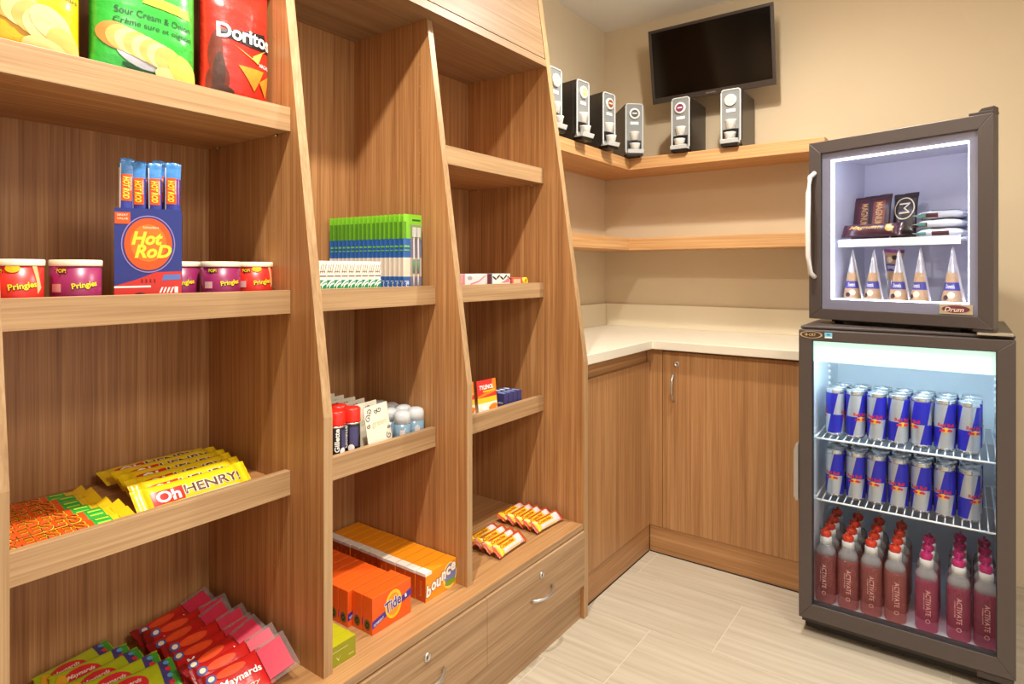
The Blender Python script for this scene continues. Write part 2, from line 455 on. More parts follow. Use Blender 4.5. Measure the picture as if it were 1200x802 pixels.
for b, levels in ((0, (1, 2, 3)), (1, (1, 2, 3)), (2, (2, 3)), (3, (1, 2, 3))):
    y0, y1 = BAYS[b]; y0 += 0.0008; y1 -= 0.0008
    for lv in levels:
        z0, z1 = ZS[lv]
        s = MB().box(XK, XS - 0.018, y0, y1, z0, z0 + SHELF_T).build('shelf', wood_y, unit); sub_off(s, unit)
        MB().box(XS - 0.0179, XS, y0, y1, z0, z1).build('shelf_lip', edge_y, s, bevel=0.0008)
        for px_ in (-1.27, -1.52):
            mb = MB().lathe([(0.0026, 0), (0.0026, 0.008)], 8)
            mb.v = [(px_ + v[0], y1 - 0.0 - v[2], z0 - 0.003 + v[1]) for v in mb.v]
            mb.build('shelf_pin', PIN, s)
        if lv == 1:
            for cy_ in (y0 + 0.055, y1 - 0.055):
                mb = MB().lathe([(0.006, -0.0006), (0.006, 0.0)], 14)
                mb.v = [(XS - 0.05 + v[0], cy_ + v[1], z0 + v[2]) for v in mb.v]
                mb.build('cover_cap', PEG, s)
MB().box(XK, XE - 0.006, YL1, YE0, 0.3075, ZD).build('deck', deck_y, unit, bevel=0.0008)
MB().box(XE - 0.005, XE - 0.0035, YL1, YE0, 0.3075, ZD - 0.001).build('deck_edging', drw_y, unit)
# header above the openings
def xe(z): return XE - SL * (z - ZB)
MB().prism([(XK, ZH), (xe(ZH), ZH), (xe(1.9535), 1.9535), (XK, 1.9535)], YL1, YE0 - 0.0005, 'xz').build('header_rail', head_y, unit)
MB().prism([(xe(1.9565) - 0.02, 1.9565), (xe(1.9565), 1.9565), (xe(ZTOP), ZTOP), (xe(ZTOP) - 0.02, ZTOP)], YL1, YE0 - 0.003, 'xz').build('header_panel', head_y, unit, bevel=0.0008)
MB().box(XK, xe(ZTOP) - 0.02, YL1, YE0, ZTOP - 0.02, ZTOP).build('top_panel', wood_y, unit)
MB().box(XE - 0.03, XE - 0.014, YL1, YE0, 0, 0.118).build('kick_board', drw_y, unit)
MB().box(XK, XE - 0.03, YL1, YE0, 0.10, 0.118).build('bottom_panel', wood_y, unit)
def bow(p0, p1, out, n=10, e=0.35):
    """points of a bow handle between two feet, bulging along out"""
    p0, p1, out = Vector(p0), Vector(p1), Vector(out)
    return [p0.lerp(p1, i / n) + out * (math.sin(math.pi * i / n) ** e if 0 < i < n else 0) for i in range(n + 1)]
def lock_disc(axis, c, par, r=0.011):
    mb = MB().lathe([(r, 0), (r, 0.002), (r * 0.8, 0.004), (r * 0.55, 0.004), (r * 0.5, 0.0025), (0.0001, 0.0025)], 20)
    sl = MB().box(-0.0009, 0.0009, -r * 0.35, r * 0.35, 0.0026, 0.0032)
    def tr(v):
        return (c[0] + v[2], c[1] + v[0], c[2] + v[1]) if axis == 'x' else (c[0] + v[0], c[1] - v[2], c[2] + v[1])
    mb.v = [tr(v) for v in mb.v]; sl.v = [tr(v) for v in sl.v]
    k = len(mb.v); mb.v += sl.v; mb.f += [tuple(i + k for i in f) for f in sl.f]; mb.m += [1] * len(sl.f); mb.sm += sl.sm
    return mb.build('lock', [CHROME, BLACK], par)
XD = XE + 0.004
for (y0, y1) in ((YL1, DIV[0][1] + 0.0005), (0.2965, 0.859), (0.8605, 1.3295), (1.331, 1.8685)):
    d = MB().box(XE - 0.014, XD, y0, y1, 0.1195, 0.304).build('drawer', drw_y, unit, bevel=0.001); sub_off(d, unit)
    yc = (y0 + y1) / 2
    MB().tube(bow((XD, yc - 0.058, 0.205), (XD, yc + 0.058, 0.205), (0.028, 0, 0), 14, 0.6), 0.0052, 10).build('handle', CHROME, d)
    lock_disc('x', (XD, yc, 0.262), d)

# ------------------------------------------------------------------ corner cabinets, counter, wall shelves
XC, YC = -1.0844, 2.489
KICK = GREYSHADE  # dark line along the foot of both kick boards
XCE = -0.458
c1 = thing('base_cabinet', 'oak laminate base cabinet beside the shelving with finger-pull strip under the counter', 'cabinet', (-1.3, 2.2, 0), world_parts=True)
MB().box(XW + 0.001, XC - 0.032, YE1 + 0.002, YW - 0.002, 0.1, 0.866).build('body', cab_z, c1)
MB().box(XC - 0.0315, XC - 0.014, YE1 + 0.002, YC + 0.0, 0.809, 0.8665).build('finger_pull_strip', cab_y, c1)
MB().box(XC - 0.0315, XC, YE1 + 0.002, YC - 0.001, 0.1145, 0.808).build('door', cab_z, c1, bevel=0.0008)
MB().box(XC - 0.03, XC - 0.003, YE1 + 0.002, YC + 0.003, 0.004, 0.113).build('kick_board', cab_y, c1)
MB().box(XC - 0.03, XC - 0.001, YE1 + 0.002, YC - 0.001, 0.0002, 0.0045).build('dark_base_strip', KICK, c1)
c2 = thing('base_cabinet', 'oak laminate base cabinet with one locked door next to the tall cooler', 'cabinet', (-0.75, 2.75, 0), world_parts=True)
MB().box(XC - 0.03, XCE, YC + 0.02, YW - 0.002, 0.1, 0.866).build('body', cab_z, c2)
MB().box(XC - 0.012, -1.0285, YC, YC + 0.02, 0.1145, 0.8665).build('filler_strip', cab_z, c2, bevel=0.0006)
dr = MB().box(-1.0262, XCE, YC, YC + 0.0195, 0.1145, 0.858).build('door', cab_z, c2, bevel=0.0008); sub_off(dr, c2)
MB().tube(bow((-0.978, YC, 0.654), (-0.978, YC, 0.766), (0, -0.026, 0), 14, 0.6), 0.005, 10).build('handle', CHROME, dr)
lock_disc('y', (-0.965, YC, 0.809), dr, 0.0115)
MB().box(XC + 0.0, XCE, YC + 0.004, YC + 0.02, 0.004, 0.113).build('kick_board', cab_x, c2)
MB().box(XC + 0.0, XCE, YC + 0.002, YC + 0.02, 0.0002, 0.0045).build('dark_base_strip', KICK, c2)
XCF, YCF = -1.0597, 2.459
ct = MB().prism([(XW + 0.0005, YE1 + 0.001), (XCF, YE1 + 0.001), (XCF, YCF), (XCE, YCF), (XCE, YW - 0.0005), (XW + 0.0005, YW - 0.0005)], 0.8675, 0.9034, 'xy').build('countertop', QUARTZ, None, bevel=0.0025)
tag(ct, 'cream stone countertop turning the corner over the oak cabinets', 'countertop')
bs = thing('backsplash', 'low cream upstand strip along the wall behind the countertop', 'backsplash', (-1.2, 2.9, 0.9034), world_parts=True)
MB().box(XW + 0.0005, XW + 0.013, YE1 + 0.001, YW - 0.0005, 0.9036, 1.0205).build('left_strip', SPLASH, bs, bevel=0.001)
MB().box(XW + 0.0132, XCE + 0.1, YW - 0.013, YW - 0.0005, 0.9036, 1.0205).build('back_strip', SPLASH, bs, bevel=0.001)
XSH, YSH = -1.316, 2.774
CAPM = pm('oak_cover_cap', (190, 140, 92), 0.4, var=0.0)
for (z0, z1, xend, lab) in ((1.686, 1.741, -0.455, 'upper oak wall shelf turning the corner carrying the pod dispensers'), (1.297, 1.3545, -0.452, 'lower empty oak wall shelf turning the corner above the countertop')):
    w = thing('wall_shelf', lab, 'shelf', (-1.2, 2.9, z0), world_parts=True)
    MB().prism([(XW + 0.0005, YE1 + 0.002), (XSH, YE1 + 0.002), (XSH, YSH), (XW + 0.0005, YW - 0.0005)], z0, z1, 'xy').build('left_board', shelf_y, w, bevel=0.0008)
    MB().prism([(XW + 0.0012, YW - 0.0005), (XSH + 0.0004, YSH), (xend, YSH), (xend, YW - 0.0005)], z0, z1, 'xy').build('back_board', shelf_x, w, bevel=0.0008)
    for k in range(4):
        mb = MB().lathe([(0.006, -0.0012), (0.006, 0.0)], 12)
        mb.v = [(-1.27 + 0.25 * k + v[0], 2.9 + v[1], z0 + v[2]) for v in mb.v]
        mb.build('cover_cap', CAPM, w)

# ------------------------------------------------------------------ television
TILT = math.radians(9.6)
tv = thing('television', 'small flat black television tilted forward high on the back wall', 'television', (-0.957, 2.9, 2.02), rot=(TILT, 0, 0))
BEZ = pm('brown_black_bezel', (60, 50, 45), 0.3, var=0.03)
SCREEN = pm('dark_glossy_screen', (4, 3, 3), 0.12, var=0.0, spec=0.35)
w2, hh = 0.289, 0.348
mb = MB()
for (a0, a1, b0, b1) in ((-w2, w2, 0, 0.026), (-w2, w2, hh - 0.014, hh), (-w2, -w2 + 0.014, 0.026, hh - 0.014), (w2 - 0.014, w2, 0.026, hh - 0.014)):
    mb.box(a0, a1, -0.004, 0.012, b0, b1)
mb.build('bezel', BEZ, tv, bevel=0.0015)
MB().box(-w2 + 0.014, w2 - 0.014, -0.0005, 0.012, 0.026, hh - 0.014).build('screen', SCREEN, tv)
MB().prism([(-w2 + 0.004, 0.012), (w2 - 0.004, 0.012), (w2 - 0.06, 0.05), (-w2 + 0.06, 0.05)], 0.012, hh - 0.012, 'xy').build('rear_housing', BLACKP, tv)
text('lettering', flat((0, -0.004, 0)), 'AVAYO', 0.0, 0.0125, 0.046, 0.0065, pm('silver_print', (210, 205, 198), 0.3, 0.6, var=0), tv, 0.0006, bold=0.01, space=1.2)
MB().box(-0.03, 0.03, 0.05, 0.078, 0.12, 0.24).box(-0.09, 0.09, 0.05, 0.056, 0.09, 0.27).build('wall_bracket', BLACKP, tv)

# ------------------------------------------------------------------ coffee pod dispensers
PODGREY = translucent('smoky_clear_plastic', (158, 160, 158), 0.74, 0.18)
PODBODY = pm('charcoal_satin', (52, 46, 41), 0.3, var=0.05)
PODWHITE = pm('pod_white', (238, 236, 230), 0.4, var=0.02)
PODRIM = pm('clear_rim', (205, 208, 208), 0.2, var=0.02)
def dispenser(label, loc, rz, lidrgb, pods=True):
    t = thing('pod_dispenser', label, 'dispenser', loc, rz, 'coffee pod dispensers on the upper wall shelf')
    W, D, H = 0.085, 0.215, 0.252
    r = 0.035
    prof = [(0.012, 0.012)] + [(0.0 + r * (1 - math.sin(a)) - 0.0, 0.012 + r * (1 - math.cos(a)) - 0.0) for a in [H90 * i / 6 for i in range(6, -1, -1)]][::-1]
    # side outline: straight back, rounded lower front, slightly lower rear top
    side = [(D, 0.006), (r, 0.006)] + [(r - r * math.sin(a), 0.006 + r - r * math.cos(a)) for a in [H90 * i / 6 for i in range(1, 7)]] + [(0.0, H), (D, H - 0.004)]
    MB().prism(side, -W / 2, -W / 2 + 0.005, 'yz').prism(side, W / 2 - 0.005, W / 2, 'yz').build('side_shell', PODBODY, t)
    MB().box(-W / 2 + 0.005, W / 2 - 0.005, 0.03, D, 0.02, H - 0.006).build('housing', PODBODY, t)
    # clear front cover with rounded top and bottom corners
    cov = []
    for (cx, cz, a0) in ((W / 2 - 0.012, H - 0.012, 0), (-W / 2 + 0.012, H - 0.012, 90), (-W / 2 + 0.016, 0.030, 180), (W / 2 - 0.016, 0.030, 270)):
        rr = 0.012 if cz > 0.1 else 0.016
        cov += [(cx + rr * math.cos(math.radians(a0 + 15 * i)), cz + rr * math.sin(math.radians(a0 + 15 * i))) for i in range(7)]
    MB().prism(cov, -0.004, 0.02, 'xz').build('front_cover', PODGREY, t, bevel=0.001)
    mb = MB().tube([(p[0] * 0.97, -0.004, p[1]) for p in cov], 0.0035, 6, closed=True); mb.build('cover_rim', PODRIM, t)
    # round top pod
    mb = MB().lathe([(0.026, 0), (0.026, 0.007), (0.023, 0.009), (0.0001, 0.009)], 24)
    mb.v = [(v[0], -0.004 - v[2], 0.205 + v[1]) for v in mb.v]; p = mb.build('top_pod', PODWHITE, t)
    S = flat((0, -0.013, 0))
    ell('lid_print', S, 0, 0.205, 0.018, 0.018, pm('pod_lid_%d_%d_%d' % lidrgb, lidrgb, 0.4, var=0.12, scale=90), p)
    rect('lid_stripe', S, -0.011, 0.011, 0.203, 0.2085, PODWHITE, p, 0.0009)
    rect('name_tag', flat((0, -0.0042, 0)), -0.019, 0.021, 0.154, 0.167, WHITE, t, 0.0006)
    # dark window, stacked pods in the chute, tray lip
    MB().box(-0.034, 0.034, -0.0052, -0.0042, 0.036, 0.078).build('chute_opening', BLACKP, t)
    mb = MB().lathe([(0.0185, 0), (0.024, 0.034), (0.0255, 0.036), (0.0255, 0.039), (0.0001, 0.039)], 20)
    q = MB(); q.v = [(v[0], v[1] + 0.0, v[2] + 0.079) for v in mb.v]; q.f = mb.f; q.m = mb.m; q.sm = mb.sm
    q.build('upper_pod', PODWHITE, t)
    q = MB(); q.v = [(v[0], -0.014 + v[1], 0.022 + v[2]) for v in mb.v]; q.f = mb.f; q.m = mb.m; q.sm = mb.sm
    q.build('lower_pod', PODWHITE, t)
    tray = [(-0.030, 0.0137), (0.02, 0.0137), (0.02, 0.022), (-0.024, 0.022), (-0.034, 0.032), (-0.037, 0.030)]
    MB().prism(tray, -W / 2 + 0.004, W / 2 - 0.004, 'yz').build('tray', PODRIM, t, bevel=0.001)
    MB().box(-W / 2 + 0.006, W / 2 - 0.006, -0.026, 0.03, 0.002, 0.0135).build('base', BLACKP, t)
    for sx in (-0.028, 0.028):
        MB().box(sx - 0.006, sx + 0.006, -0.024, -0.012, 0, 0.002).build('foot', BLACKP, t)
    MB().box(-0.03, 0.03, 0.15, 0.2, 0, 0.02).build('foot', BLACKP, t)
    return t
ZP = 1.7412
dispenser('coffee pod dispenser half hidden behind the shelving upright', (-1.303, 2.075, ZP), H90 - 0.05, (200, 190, 170))
dispenser('black sided pod dispenser with pale yellow lid nearest the shelving upright', (-1.298, 2.285, ZP), H90 - 0.12, (222, 205, 120))
dispenser('black sided pod dispenser with orange brown lid, middle of the left row', (-1.293, 2.513, ZP), H90 - 0.2, (150, 84, 40))
dispenser('black sided pod dispenser with black lid standing at the shelf corner', (-1.276, 2.745, ZP), math.radians(42), (60, 54, 48))
dispenser('pod dispenser with purple lid below the television', (-1.056, 2.774, ZP), 0.0, (128, 48, 88))
dispenser('pod dispenser with pale cream lid, farthest right on the shelf', (-0.828, 2.774, ZP), 0.0, (206, 204, 186))

# ------------------------------------------------------------------ tall beverage cooler
FX0, FX1, FY = -0.44, 0.117, 2.21
LINER = pm('pale_blue_liner', (222, 230, 236), 0.45, var=0.02)
WIRE = pm('white_coated_wire', (240, 242, 242), 0.35, var=0.0)
GLASS = glass_mat('door_glass', (0.97, 0.985, 1.0))
LIGHTBOX = pm('lit_sign_panel', (206, 240, 224), 0.4, var=0.0, emit=0.8)
LED = pm('white_led', (232, 236, 255), 0.4, var=0.0, emit=16.0)
ck = thing('beverage_cooler', 'bronze framed glass door cooler full of drinks standing on the floor', 'cooler', (-0.16, 2.5, 0), world_parts=True)
BY0, BY1 = 2.252, 2.86
mb = MB()
mb.box(FX0 + 0.002, -0.417, BY0, BY1, 0.03, 1.006).box(0.092, FX1 - 0.002, BY0, BY1, 0.03, 1.006)
mb.box(-0.417, 0.092, BY1 - 0.04, BY1, 0.03, 1.006).box(-0.417, 0.092, BY0, BY1 - 0.04, 0.03, 0.082).box(-0.417, 0.092, BY0, BY1 - 0.04, 0.984, 1.006)
mb.build('cabinet_shell', DARKMETAL2, ck)
MB().box(FX0 - 0.001, FX1 + 0.001, BY0 - 0.006, BY1, 1.0062, 1.0145).build('top_panel', DARKMETAL, ck, bevel=0.002)
mb = MB()
mb.box(-0.4168, -0.413, BY0 + 0.002, BY1 - 0.041, 0.086, 0.983).box(0.088, 0.0918, BY0 + 0.002, BY1 - 0.041, 0.086, 0.983)
mb.box(-0.413, 0.088, BY1 - 0.045, BY1 - 0.041, 0.086, 0.983).box(-0.413, 0.088, BY0 + 0.002, BY1 - 0.041, 0.0825, 0.086).box(-0.413, 0.088, BY0 + 0.002, BY1 - 0.041, 0.979, 0.9835)
mb.build('liner', LINER, ck)
# door: mitred frame, pane, badge
dz0, dz1 = 0.06, 1.004
ix0, ix1, iz0, iz1 = -0.4005, 0.075, 0.11, 0.971
def frame_rails(par, x0, x1, z0, z1, a0, a1, b0, b1, ya, yb, m, name='frame_rail', bev=0.0015):
    o = [(x0, z0), (x1, z0), (x1, z1), (x0, z1)]; i = [(a0, b0), (a1, b0), (a1, b1), (a0, b1)]
    for k in range(4):
        q = (k + 1) % 4
        MB().prism([o[k], o[q], i[q], i[k]], ya, yb, 'xz').build(name, m, par, bevel=bev)
door = MB().box(ix0 - 0.006, ix1 + 0.006, FY + 0.018, FY + 0.022, iz0 - 0.006, iz1 + 0.006).build('glass_pane', GLASS, ck)
frame_rails(ck, FX0, FX1, dz0, dz1, ix0, ix1, iz0, iz1, FY, FY + 0.04, DARKMETAL, 'door_frame')
GASKET = pm('dark_gasket', (34, 34, 38), 0.6, var=0)
frame_rails(ck, ix0, ix1, iz0, iz1, ix0 + 0.002, ix1 - 0.002, iz0 + 0.002, iz1 - 0.002, FY + 0.004, FY + 0.016, GASKET, 'gasket', 0)
MB().box(ix0, ix1, FY + 0.024, FY + 0.04, 0.9005, 0.974).build('light_panel', LIGHTBOX, ck)
MB().box(-0.40, 0.075, FY + 0.06, FY + 0.08, 0.955, 0.975).build('light_tube', pm('cool_tube', (225, 240, 255), 0.4, var=0, emit=26.0), ck)
hp = [(-0.4545, 0.455), (-0.4465, 0.442), (-0.4405, 0.444), (-0.4405, 0.628), (-0.4465, 0.63), (-0.4545, 0.608)]
MB().prism(hp, FY - 0.012, FY + 0.03, 'xz').build('handle', pm('grey_handle', (168, 160, 150), 0.35, 0.4, var=0.02), ck, bevel=0.002)
MB().box(0.03, 0.112, FY + 0.004, FY + 0.05, 1.0146, 1.021).build('top_hinge', CHROME, ck, bevel=0.001)
MB().box(0.03, 0.112, FY + 0.004, FY + 0.05, 0.04, 0.058).build('bottom_hinge', DARKMETAL2, ck, bevel=0.001)
MB().box(FX0 + 0.01, FX1 - 0.01, FY + 0.055, FY + 0.075, 0.008, 0.03).build('base_grille', BLACKP, ck)
for (fx, fy) in ((FX0 + 0.04, FY + 0.09), (FX1 - 0.04, FY + 0.09), (FX0 + 0.04, BY1 - 0.05), (FX1 - 0.04, BY1 - 0.05)):
    MB().lathe([(0.018, 0), (0.018, 0.006), (0.008, 0.008), (0.008, 0.031)], 12, cx=fx, cy=fy).build('foot', BLACKP, ck)
Sd = lambda a, b, e: Vector((a - ck['_o'][0], FY - e - ck['_o'][1], b))
GOLD = pm('pale_gold_print', (214, 190, 150), 0.35, 0.5, var=0)
bd = ell('badge', Sd, -0.4025, 0.9895, 0.0335, 0.0115, pm('badge_brown', (70, 52, 38), 0.4, var=0), ck, 0.0008)
ell('badge_ring', Sd, -0.4025, 0.9895, 0.0335, 0.0115, GOLD, bd, 0.0014, inner=0.86, rings=1)
poly('emblem', Sd, [(-0.4165 + (0.0075 if k % 2 == 0 else 0.0022) * math.cos(k * math.pi / 4), 0.9895 + (0.0075 if k % 2 == 0 else 0.0022) * math.sin(k * math.pi / 4)) for k in range(8)], GOLD, bd, 0.0016)
text('lettering', Sd, 'CRT', -0.3985, 0.9895, 0.021, 0.0085, GOLD, bd, 0.0016, bold=0.02)
st = rect('sticker', Sd, -0.3625, -0.3405, 0.9805, 0.9985, pm('sticker_blue', (120, 196, 226), 0.5, var=0.03), ck, 0.0008)
rect('sticker_foot', Sd, -0.3615, -0.3415, 0.9815, 0.9855, WHITE, st, 0.0012)
ell('sticker_mark', Sd, -0.3515, 0.992, 0.006, 0.0028, pm('sticker_deep_blue', (60, 130, 180), 0.5, var=0), st, 0.0012)
def wire_shelf(par, x0, x1, y0, y1, z, pitch=0.0205, rail=0.0032, wr=0.0019, name='wire_shelf', band=0.0):
    mb = MB()
    mb.tube([(x0 - 0.006, y0 + 0.03, z - 0.001), (x0 - 0.004, y0 + 0.004, z - 0.004), (x0 + 0.012, y0, z - 0.004), (x1 - 0.012, y0, z - 0.004), (x1 + 0.004, y0 + 0.004, z - 0.004), (x1 + 0.006, y0 + 0.03, z - 0.001)], rail, 8)
    mb.tube([(x0, y1, z - 0.004), (x1, y1, z - 0.004)], rail, 6)
    mb.tube([(x0, (y0 + y1) / 2, z - 0.005), (x1, (y0 + y1) / 2, z - 0.005)], rail, 6)
    for xx in (x0, x1): mb.tube([(xx, y0 + 0.02, z - 0.003), (xx, y1, z - 0.003)], rail, 6)
    k = int((x1 - x0) / pitch)
    for i in range(1, k):
        x = x0 + (x1 - x0) * i / k
        mb.tube([(x, y0, z - 0.0075), (x, y0 + 0.006, z - wr), (x, y1, z - wr)], wr, 6)
    if band: mb.box(x0, x1, y0 - 0.004, y0 - 0.0005, z - band, z + 0.004)
    return mb.build(name, WIRE, par)
ZW1, ZW2 = 0.6395, 0.434
wire_shelf(ck, -0.405, 0.08, 2.292, 2.78, ZW1)
wire_shelf(ck, -0.405, 0.08, 2.292, 2.78, ZW2)
for sx, nx_ in ((-0.413, 1), (0.088, -1)):
    mb = MB()
    for yy in (2.275, 2.6):
        for i in range(26):
            z = 0.36 + i * 0.0225
            if z < 0.9: mb.lathe([(0.0001, 0), (0.005, 0.002), (0.006, 0.007), (0.005, 0.012), (0.0001, 0.014)], 8, cx=sx + nx_ * 0.002, cy=yy)
            k = len(mb.v) - 40
            for q in range(k, len(mb.v)): mb.v[q] = (mb.v[q][0], mb.v[q][1], mb.v[q][2] + z)
    mb.build('shelf_track', WIRE, ck)

# ---- blue and silver cans
CBLUE = pm('can_blue', (36, 36, 170), 0.3, 0.15, var=0.02)
CSILV = pm('can_silver', (186, 190, 196), 0.3, 0.55, var=0.03)
CALU = pm('can_aluminium', (214, 216, 218), 0.25, 0.9, var=0.0)
CRED = pm('can_red', (206, 32, 52), 0.4, var=0)
CYEL = pm('can_gold', (232, 176, 60), 0.35, var=0)
def make_can():
    t = thing('drink_can', '-', 'can')
    R, Hc = 0.0285, 0.157
    z0, zm, z1 = 0.011, 0.073, 0.144
    n = 48; mb = MB(); vs = []
    zs = [z0 + (zm - z0) * i / 3 for i in range(3)] + [zm] + [zm + (z1 - zm) * i / 3 for i in range(1, 4)]
    zs.insert(4, zm)   # split ring: the pattern swaps colours at mid height
    for z in zs:
        for j in range(n):
            a = 2 * math.pi * j / n + (z - zm) * 7.5
            vs.append((R * math.sin(a), -R * math.cos(a), z))
    mb.v = vs
    for i in range(len(zs) - 1):
        if i == 3: continue
        for j in range(n):
            mb.f.append((i * n + j, i * n + (j + 1) % n, (i + 1) * n + (j + 1) % n, (i + 1) * n + j))
            hi = zs[i] >= zm and i > 3
            jj = j % 24; blue = (jj < 14) if hi else (jj >= 12)
            mb.m.append(0 if blue else 1); mb.sm.append(True)
    body = mb.build('body', [CBLUE, CSILV], t, fix=False)
    MB().lathe([(0.0195, 0.002), (0.021, 0.0), (0.0225, 0.002), (0.0275, 0.0085), (R, 0.011)], 32).build('base', CALU, t)
    MB().lathe([(R, 0.144), (0.0265, 0.150), (0.0262, 0.1545), (0.0272, 0.157), (0.0258, 0.157), (0.0246, 0.1535), (0.0001, 0.1535)], 32).build('lid', CALU, t)
    mb = MB().tube([(0.006 * math.cos(w), -0.004 + 0.009 * math.sin(w), 0.1552) for w in [math.pi * k / 6 for k in range(12)]], 0.0014, 6, closed=True)
    mb.build('pull_tab', CALU, t)
    S = cyl(R)
    for s_ in (0.0, math.pi * R):
        S2 = (lambda off: (lambda a, b, e: S(a + off, b, e)))(s_)
        text('lettering', S2, 'Red Bull', 0.010, 0.0815, 0.044, 0.011, CRED, body, 0.0008, bold=0.03)
        e_ = ell('emblem', S2, 0.010, 0.0665, 0.0085, 0.0085, CYEL, body, 0.0007, 18)
        for sg in (-1, 1):
            poly('bull_mark', S2, [(0.010 + sg * p[0], 0.066 + p[1]) for p in ((0.001, -0.001), (0.005, 0.0035), (0.010, 0.004), (0.0165, 0.0015), (0.018, -0.004), (0.015, -0.003), (0.0125, -0.006), (0.010, -0.003), (0.006, -0.004))], CRED, body, 0.0011, 1)
    return t
can = make_can()
first = True
angs = [1.25, 0.35, -0.45, 0.15, -1.2, -0.2, 0.2, -0.5, -0.35, -0.6, -0.45, -0.55, -0.5, 0.35]
for lv, zz, nm in ((0, ZW1, 'upper'), (1, ZW2, 'lower')):
    for r_ in range(3):
        for i in range(7):
            a = angs[lv * 7 + i] if r_ == 0 else rnd.uniform(-3, 3)
            back = '' if r_ == 0 else (', one row back' if r_ == 1 else ', two rows back')
            lab = 'blue and silver can, %s from the left on the %s wire shelf%s' % (ORD[i], nm, back if back else ', front row')
            place(can, first, (-0.3545 + 0.0613 * i + rnd.uniform(-.001, .001) + 0.004 * r_, 2.3595 + 0.0605 * r_, zz + 0.0002), (0, 0, a), lab, 'energy drink cans in the tall cooler')
            first = False

# ---- pink water bottles with twist caps
def make_bottle(kind, liquid, tint, caprgb):
    t = thing('drink_bottle', '-', 'bottle')
    body = translucent('bottle_%s_drink' % kind, liquid, 0.24, 0.12, tint)
    clear = translucent('bottle_clear_neck', (214, 214, 214), 0.35, 0.1, (240, 236, 236))
    capm = translucent('twist_cap_%s' % kind, caprgb, 0.85, 0.25)
    mb = MB().lathe([(0.025, 0.0), (0.0295, 0.003), (0.0308, 0.010), (0.0308, 0.148), (0.0303, 0.160)], 32, sq=3.2)
    b = mb.build('body', body, t)
    MB().lathe([(0.0303, 0.160), (0.0285, 0.172), (0.024, 0.182), (0.019, 0.188), (0.018, 0.194)], 32, sq=2.6).build('shoulder', clear, t)
    MB().lathe([(0.0185, 0.193), (0.0185, 0.214), (0.0165, 0.216), (0.0, 0.216)], 24).build('collar', pm('collar_white', (226, 224, 220), 0.4, var=0.02), t)
    mb = MB(); n = 24
    prof = [(0.014, 0.216), (0.0155, 0.219), (0.016, 0.230), (0.0135, 0.2355), (0.0, 0.2355)]
    mb.lathe(prof, n)
    mb.v = [(v[0] * (1 + 0.1 * math.cos(4 * math.atan2(v[1], v[0]) + v[2] * 220)), v[1] * (1 + 0.1 * math.cos(4 * math.atan2(v[1], v[0]) + v[2] * 220)), v[2]) for v in mb.v]
    c = mb.build('twist_cap', capm, t)
    MB().box(-0.0035, 0.0035, -0.013, 0.013, 0.235, 0.244).build('cap_grip', capm, c, bevel=0.0015)
    S = lambda a, bb, e: Vector((a, -0.0310 - e, bb))
    pr = pm('pale_pink_print', (232, 180, 172), 0.4, var=0)
    text('lettering', S, 'ACTIVATE', 0.003, 0.092, 0.078, 0.0135, pr, b, 0.0012, rot=-H90, bold=0.006, space=1.05)
    text('small_lettering', S, 'VITAMIN WATER', -0.008, 0.096, 0.05, 0.003, pr, b, 0.0012, rot=-H90)
    ell('ring_mark', S, 0.002, 0.036, 0.0065, 0.0065, pr, b, 0.0012, 18, inner=0.7, rings=1)
    return t
bA = make_bottle('orange', (222, 136, 130), (246, 216, 212), (232, 66, 34))
bB = make_bottle('magenta', (218, 112, 140), (246, 206, 216), (214, 48, 120))
fa = fb = True
ux = [967.7, 994, 1022, 1051, 1087, 1122, 1153.7]
bx = []
for u in ux:
    k = (u - 600) / FPX; a_ = math.radians(YAW)
    dx = -math.sin(a_) + k * math.cos(a_); dy = math.cos(a_) + k * math.sin(a_)
    bx.append(dx / dy * 2.30)
for r_ in range(4):
    for i in range(7):
        if r_ == 3 and i == 4: continue
        x = -0.3775 + 0.0638 * i + (0.010 if i >= 4 else 0.0) + (0.012 if i >= 5 else 0) + (0.005 if i >= 6 else 0) + 0.0015 * r_; x = min(x, 0.052 - (6 - i) * 0.064)
        x = min(0.0535, [-0.3765, -0.310, -0.2435, -0.177, -0.094, -0.0125, 0.0535][i] + 0.0008 * r_)
        y = 2.3195 + 0.0725 * r_
        lab = '%s capped pink drink bottle, %s, %s from the left' % ('orange' if i < 4 else 'magenta', ['front row', 'second row', 'third row', 'rearmost row'][r_], ORD[i])
        if i < 4: place(bA, fa, (x, y, 0.0862), (0, 0, rnd.uniform(-0.12, 0.12)), lab, 'bottles with orange caps'); fa = False
        else: place(bB, fb, (x, y, 0.0862), (0, 0, rnd.uniform(-0.12, 0.12)), lab, 'bottles with magenta caps'); fb = False

# ------------------------------------------------------------------ countertop freezer standing askew on the cooler
FRZ_A = Vector((-0.443, 2.392, 1.03)); FRZ_R = math.atan2(2.224 - 2.392, 0.069 + 0.443)
fz = thing('display_freezer', 'small glass door freezer with glowing edge standing askew on the tall cooler', 'freezer', (FRZ_A.x, FRZ_A.y, 1.0147), FRZ_R)
OZ = 1.0147
def zl(z): return z - OZ
def frz(x, y, z):
    c, s = math.cos(FRZ_R), math.sin(FRZ_R)
    return (FRZ_A.x + x * c - y * s, FRZ_A.y + x * s + y * c, z)
Wf, Df = 0.538, 0.31
Z0, Z1 = zl(1.03), zl(1.647)
cx0, cx1, cz0, cz1 = 0.055, 0.492, zl(1.082), zl(1.592)
mb = MB()
XR0, XR1, IR0, IR1 = 0.502, 0.452, 0.480, 0.432       # outer and inner right side, front and rear: the body narrows to the back
def tap(x0, x1, z0, z1): mb.prism([(x0, 0.044), (x1[0], 0.044), (x1[1], Df), (x0, Df)], z0, z1, 'xy')
